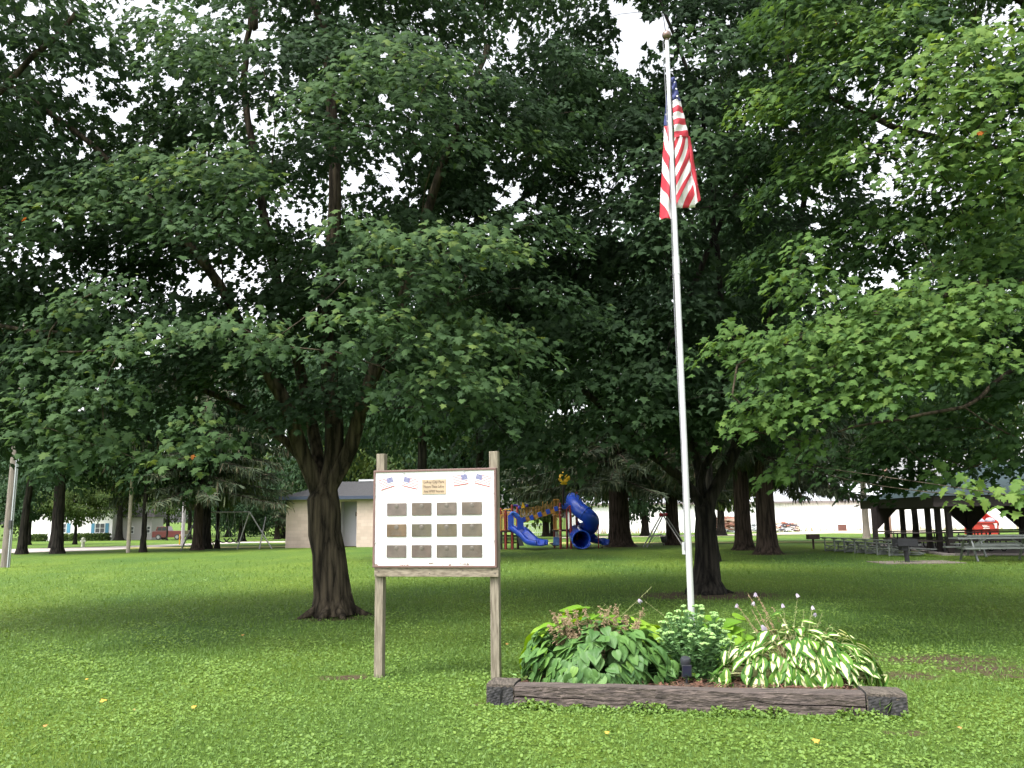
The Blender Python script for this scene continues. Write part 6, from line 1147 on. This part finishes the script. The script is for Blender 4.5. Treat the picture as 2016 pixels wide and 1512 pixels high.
# ---------------------------------------------------------------- houses, truck, poles at left
def window(root, x, z, y, w, h, sh=True):
    mb = MB(); t = .07; mb.box((x, y-.03, z+h/2+t/2), (w+2*t, .08, t)); mb.box((x, y-.03, z-h/2-t/2), (w+2*t, .08, t))
    for s in (-1, 1): mb.box((x+s*(w/2+t/2), y-.03, z), (t, .08, h))
    mb.box((x, y-.03, z), (t, .06, h)); mb.box((x, y-.045, z), (w, .04, .05)); f = mb.build('window', mat('window_trim', (.82, .82, .82), .5), root); mb = MB(); mb.box((x, y-.012, z), (w, .02, h)); mb.build('pane', mat('dark_glass', (.07, .07, .085), .1, spec=.8), f)
    if sh:
        for s in (-1, 1): mb = MB(); mb.box((x+s*(w/2+.38), y-.03, z), (.48, .06, h+.15)); mb.build('shutter', mat('blue_shutter', (.07, .24, .36), .6), root)
def house():
    D = 126.; z0 = gz(0, D); X = lambda px: ap(px, 1040, D)[0]; Zp = lambda py, px=150: ap(px, py, D)[2]
    root = empty('white_house', (X(150), D+5, z0), 'white one storey house with blue window shutters beyond the road', 'house'); W = mat('white_siding', (.82, .80, .78), .6, noise=.03, nscale=2, stretch=(.2, .2, 20)); x0, x1 = X(62), X(221); zt = Zp(1004)
    mb = MB(); mb.box(((x0+x1)/2, D+5, (z0+zt)/2-.1), (x1-x0, 10, zt-z0+.2)); pk = Zp(1004)+2.4; xr0, xr1 = X(148), x1; mb.prism([(xr0, D, zt), (xr1, D, zt), ((xr0+xr1)/2, D, pk)], (0, 10, 0)); mb.build('wall', W, root)
    window(root, X(197), (Zp(1031.5, 197)+Zp(1048, 197))/2, D, 1.30, 1.25); window(root, X(122), (Zp(1031.5, 122)+Zp(1048, 122))/2, D, 1.2, 1.2)
    RS = mat('house_shingles', (.13, .12, .12), .9, noise=.2); mb = MB(); mb.prism([(x0-.5, D-.5, zt), (x0-.5, D+5, zt+2.2), (x0-.5, D+10.5, zt)], (x1-x0+1, 0, 0)); mb.build('roof', RS, root)
    g = empty('grey_garage', (X(260), D+6, z0), 'grey wing with small windows right of the white house', 'house'); G = mat('grey_siding', (.44, .42, .40), .7, noise=.05); gx0, gx1 = X(225), X(288); gt = Zp(1018, 260); mb = MB(); mb.box(((gx0+gx1)/2, D+4, (z0+gt)/2-.1), (gx1-gx0, 4, gt-z0+.2)); mb.build('wall', G, g)
    mb = MB(); mb.prism([(gx0-.4, D+1.6, gt), (gx0-.4, D+4, gt+1.2), (gx0-.4, D+6.4, gt)], (gx1-gx0+.8, 0, 0)); mb.build('roof', RS, g); window(g, X(246), Zp(1044, 246), D+2, .8, .9, False); window(g, X(278), Zp(1043, 278), D+2, .9, .9, False)
    rg = np.random.default_rng(1)
    for k, (pa, pb) in enumerate([(75, 103), (125, 144), (150, 172), (172, 198), (198, 226)]):
        xa, xb = X(pa), X(pb); n = 1500; P = np.stack([rg.uniform(xa, xb, n), D-1.6+rg.uniform(-.5, .5, n), z0+rg.uniform(0, .95, n)], 1); o = scatter('hedge', LEAF4, P, rg.normal(0, 1, (n, 3)), rg.normal(0, 1, (n, 3))+[0, -1, .6], .28, rg.random(n), LM_OLIVE, None)
        tag(o, ['clipped hedge left of the thick trunk under the white wall', 'clipped hedge just right of the thick trunk', 'clipped hedge left of the blue shuttered window', 'clipped hedge under the blue shuttered window', 'clipped hedge at the right corner of the white house'][k], 'hedge', 'hedges along the white house')
    h2 = empty('distant_house', (X(28), D+10, z0), 'small pale blue house at the far left edge', 'house'); mb = MB(); mb.box((X(24), D+12, z0+1.6), (3.2, 5, 3.4)); mb.build('wall', mat('pale_blue_siding', (.5, .52, .66), .7), h2); mb = MB(); mb.prism([(X(24)-2, D+9, z0+3.3), (X(24)+2, D+9, z0+3.3), (X(24), D+9, z0+4.6)], (0, 6, 0)); mb.build('roof', RS, h2)
    p = gp(163, 1077); mb = MB(); mb.tube([p, p+[0, 0, .55], p+[0, 0, .62], p+[0, 0, .72]], [.13, .12, .16, .05], 10); mb.box(p+[0, -.02, .45], (.4, .14, .14)); thing1(mb, 'fire_hydrant', mat('pale_hydrant', (.62, .62, .5), .6), 'small pale hydrant on the verge below the white house', 'hydrant')
house()
def truck():
    D = 123.0; z0 = gz(0, D); S = crop(200, 1000, 10.08); X = lambda x: S(x, 500, D)[0]; RD = mat('truck_red', (.12, .012, .016), .3, coat=.5); GL = mat('truck_glass', (.03, .03, .04), .1, spec=.8); k = (X(1600)-X(1050))/5.3
    root = empty('pickup_truck', (X(1330), D+1, z0), 'dark red pickup truck parked beside the grey garage', 'pickup truck'); L0, L1 = X(1000), X(1640); H = S(1300, 410, D)[2]-z0; q = lambda t, h: (L0+(L1-L0)*t, D, z0+h*H)
    mb = MB(); prof = [q(0, .22), q(0, .72), q(.04, .78), q(.40, .80), q(1, .80), q(1, .25), q(.86, .25), q(.84, .42), q(.72, .42), q(.70, .22), q(.28, .22), q(.26, .40), q(.14, .40), q(.12, .22)]; mb.prism(prof, (0, 2.0, 0)); mb.build('body', RD, root, bevel=.03)
    mb = MB(); mb.prism([q(.10, .80), q(.15, 1.18), q(.44, 1.2), q(.50, .80)], (0, 1.9, 0)); mb.build('cab', RD, root, bevel=.04); mb = MB(); mb.prism([(a[0], D-.01, a[2]) for a in (q(.16, .84), q(.19, 1.13), q(.29, 1.13), q(.29, .84))], (0, -.02, 0)); mb.prism([(a[0], D-.01, a[2]) for a in (q(.31, .84), q(.31, 1.13), q(.42, 1.14), q(.46, .84))], (0, -.02, 0)); mb.build('side_window', GL, root)
    for t in (.20, .78):
        for y in (0.02, 1.8): c = np.array([L0+(L1-L0)*t, D+y, z0+.40]); mb = MB(); mb.tube([c-[0, .03, 0], c+[0, .22, 0]], .40, 18); w_ = mb.build('wheel', M_RUBBER, root); mb = MB(); mb.tube([c-[0, .05, 0], c-[0, .0, 0]], .23, 14); mb.build('rim', M_STEEL, w_)
    mb = MB(); mb.box((L1+.05, D+1, z0+.42*H), (.15, 2.0, .18)); mb.box((L1-.3, D-.02, z0+.4*H), (.7, .05, .16)); mb.build('bumper', M_STEEL, root)
truck()
def poles():
    PW = mat('utility_pole_wood', (.17, .145, .125), .9, noise=.3, nscale=4, stretch=(6, 6, .5), bump=.4, bscale=10); f = gp(10, 1117); t = ap(33, 860, f[1]); t2 = f+(t-f)*2.2
    root = empty('utility_pole', f, 'thick grey utility pole with a conduit at the left picture edge', 'utility pole'); mb = MB(); mb.tube([f-[0, 0, .1], t2], [.165, .12], 16); mb.build('pole', PW, root); mb = MB(); mb.tube([f+[.16, -.12, 0], f+(t2-f)*.9+[.13, -.12, 0]], .028, 7); mb.tube([f+[.20, -.08, 0], f+(t2-f)*.9+[.17, -.08, 0]], .02, 6); mb.build('conduit', mat('conduit_grey', (.4, .42, .45), .5), root); mb = MB(); mb.box(f+[.17, -.16, 1.6], (.1, .08, .3)); mb.build('meter_box', M_DARK, root)
    f = gp(252, 1088); mb = MB(); mb.tube([f-[0, 0, .1], f+[0, 0, 9]], [.105, .075], 12); thing1(mb, 'utility_pole', mat('grey_pole_wood', (.36, .31, .26), .9, noise=.15, nscale=4), 'slim pale wooden pole left of the small forked tree', 'utility pole')
    f = gp(359, 1072.5); root = empty('utility_pole', f, 'white metal pole with a yellow guard beside the red pickup', 'utility pole'); mb = MB(); mb.tube([f-[0, 0, .1], f+[0, 0, 6.5]], .14, 12); mb.build('pole', mat('white_pole', (.62, .58, .60), .6), root); mb = MB(); mb.tube([f+[-.2, -.12, 0], f+[-.2, -.12, .85]], .05, 8); mb.build('guard', M_YB, root)
poles()
trees_near(); trees_far()
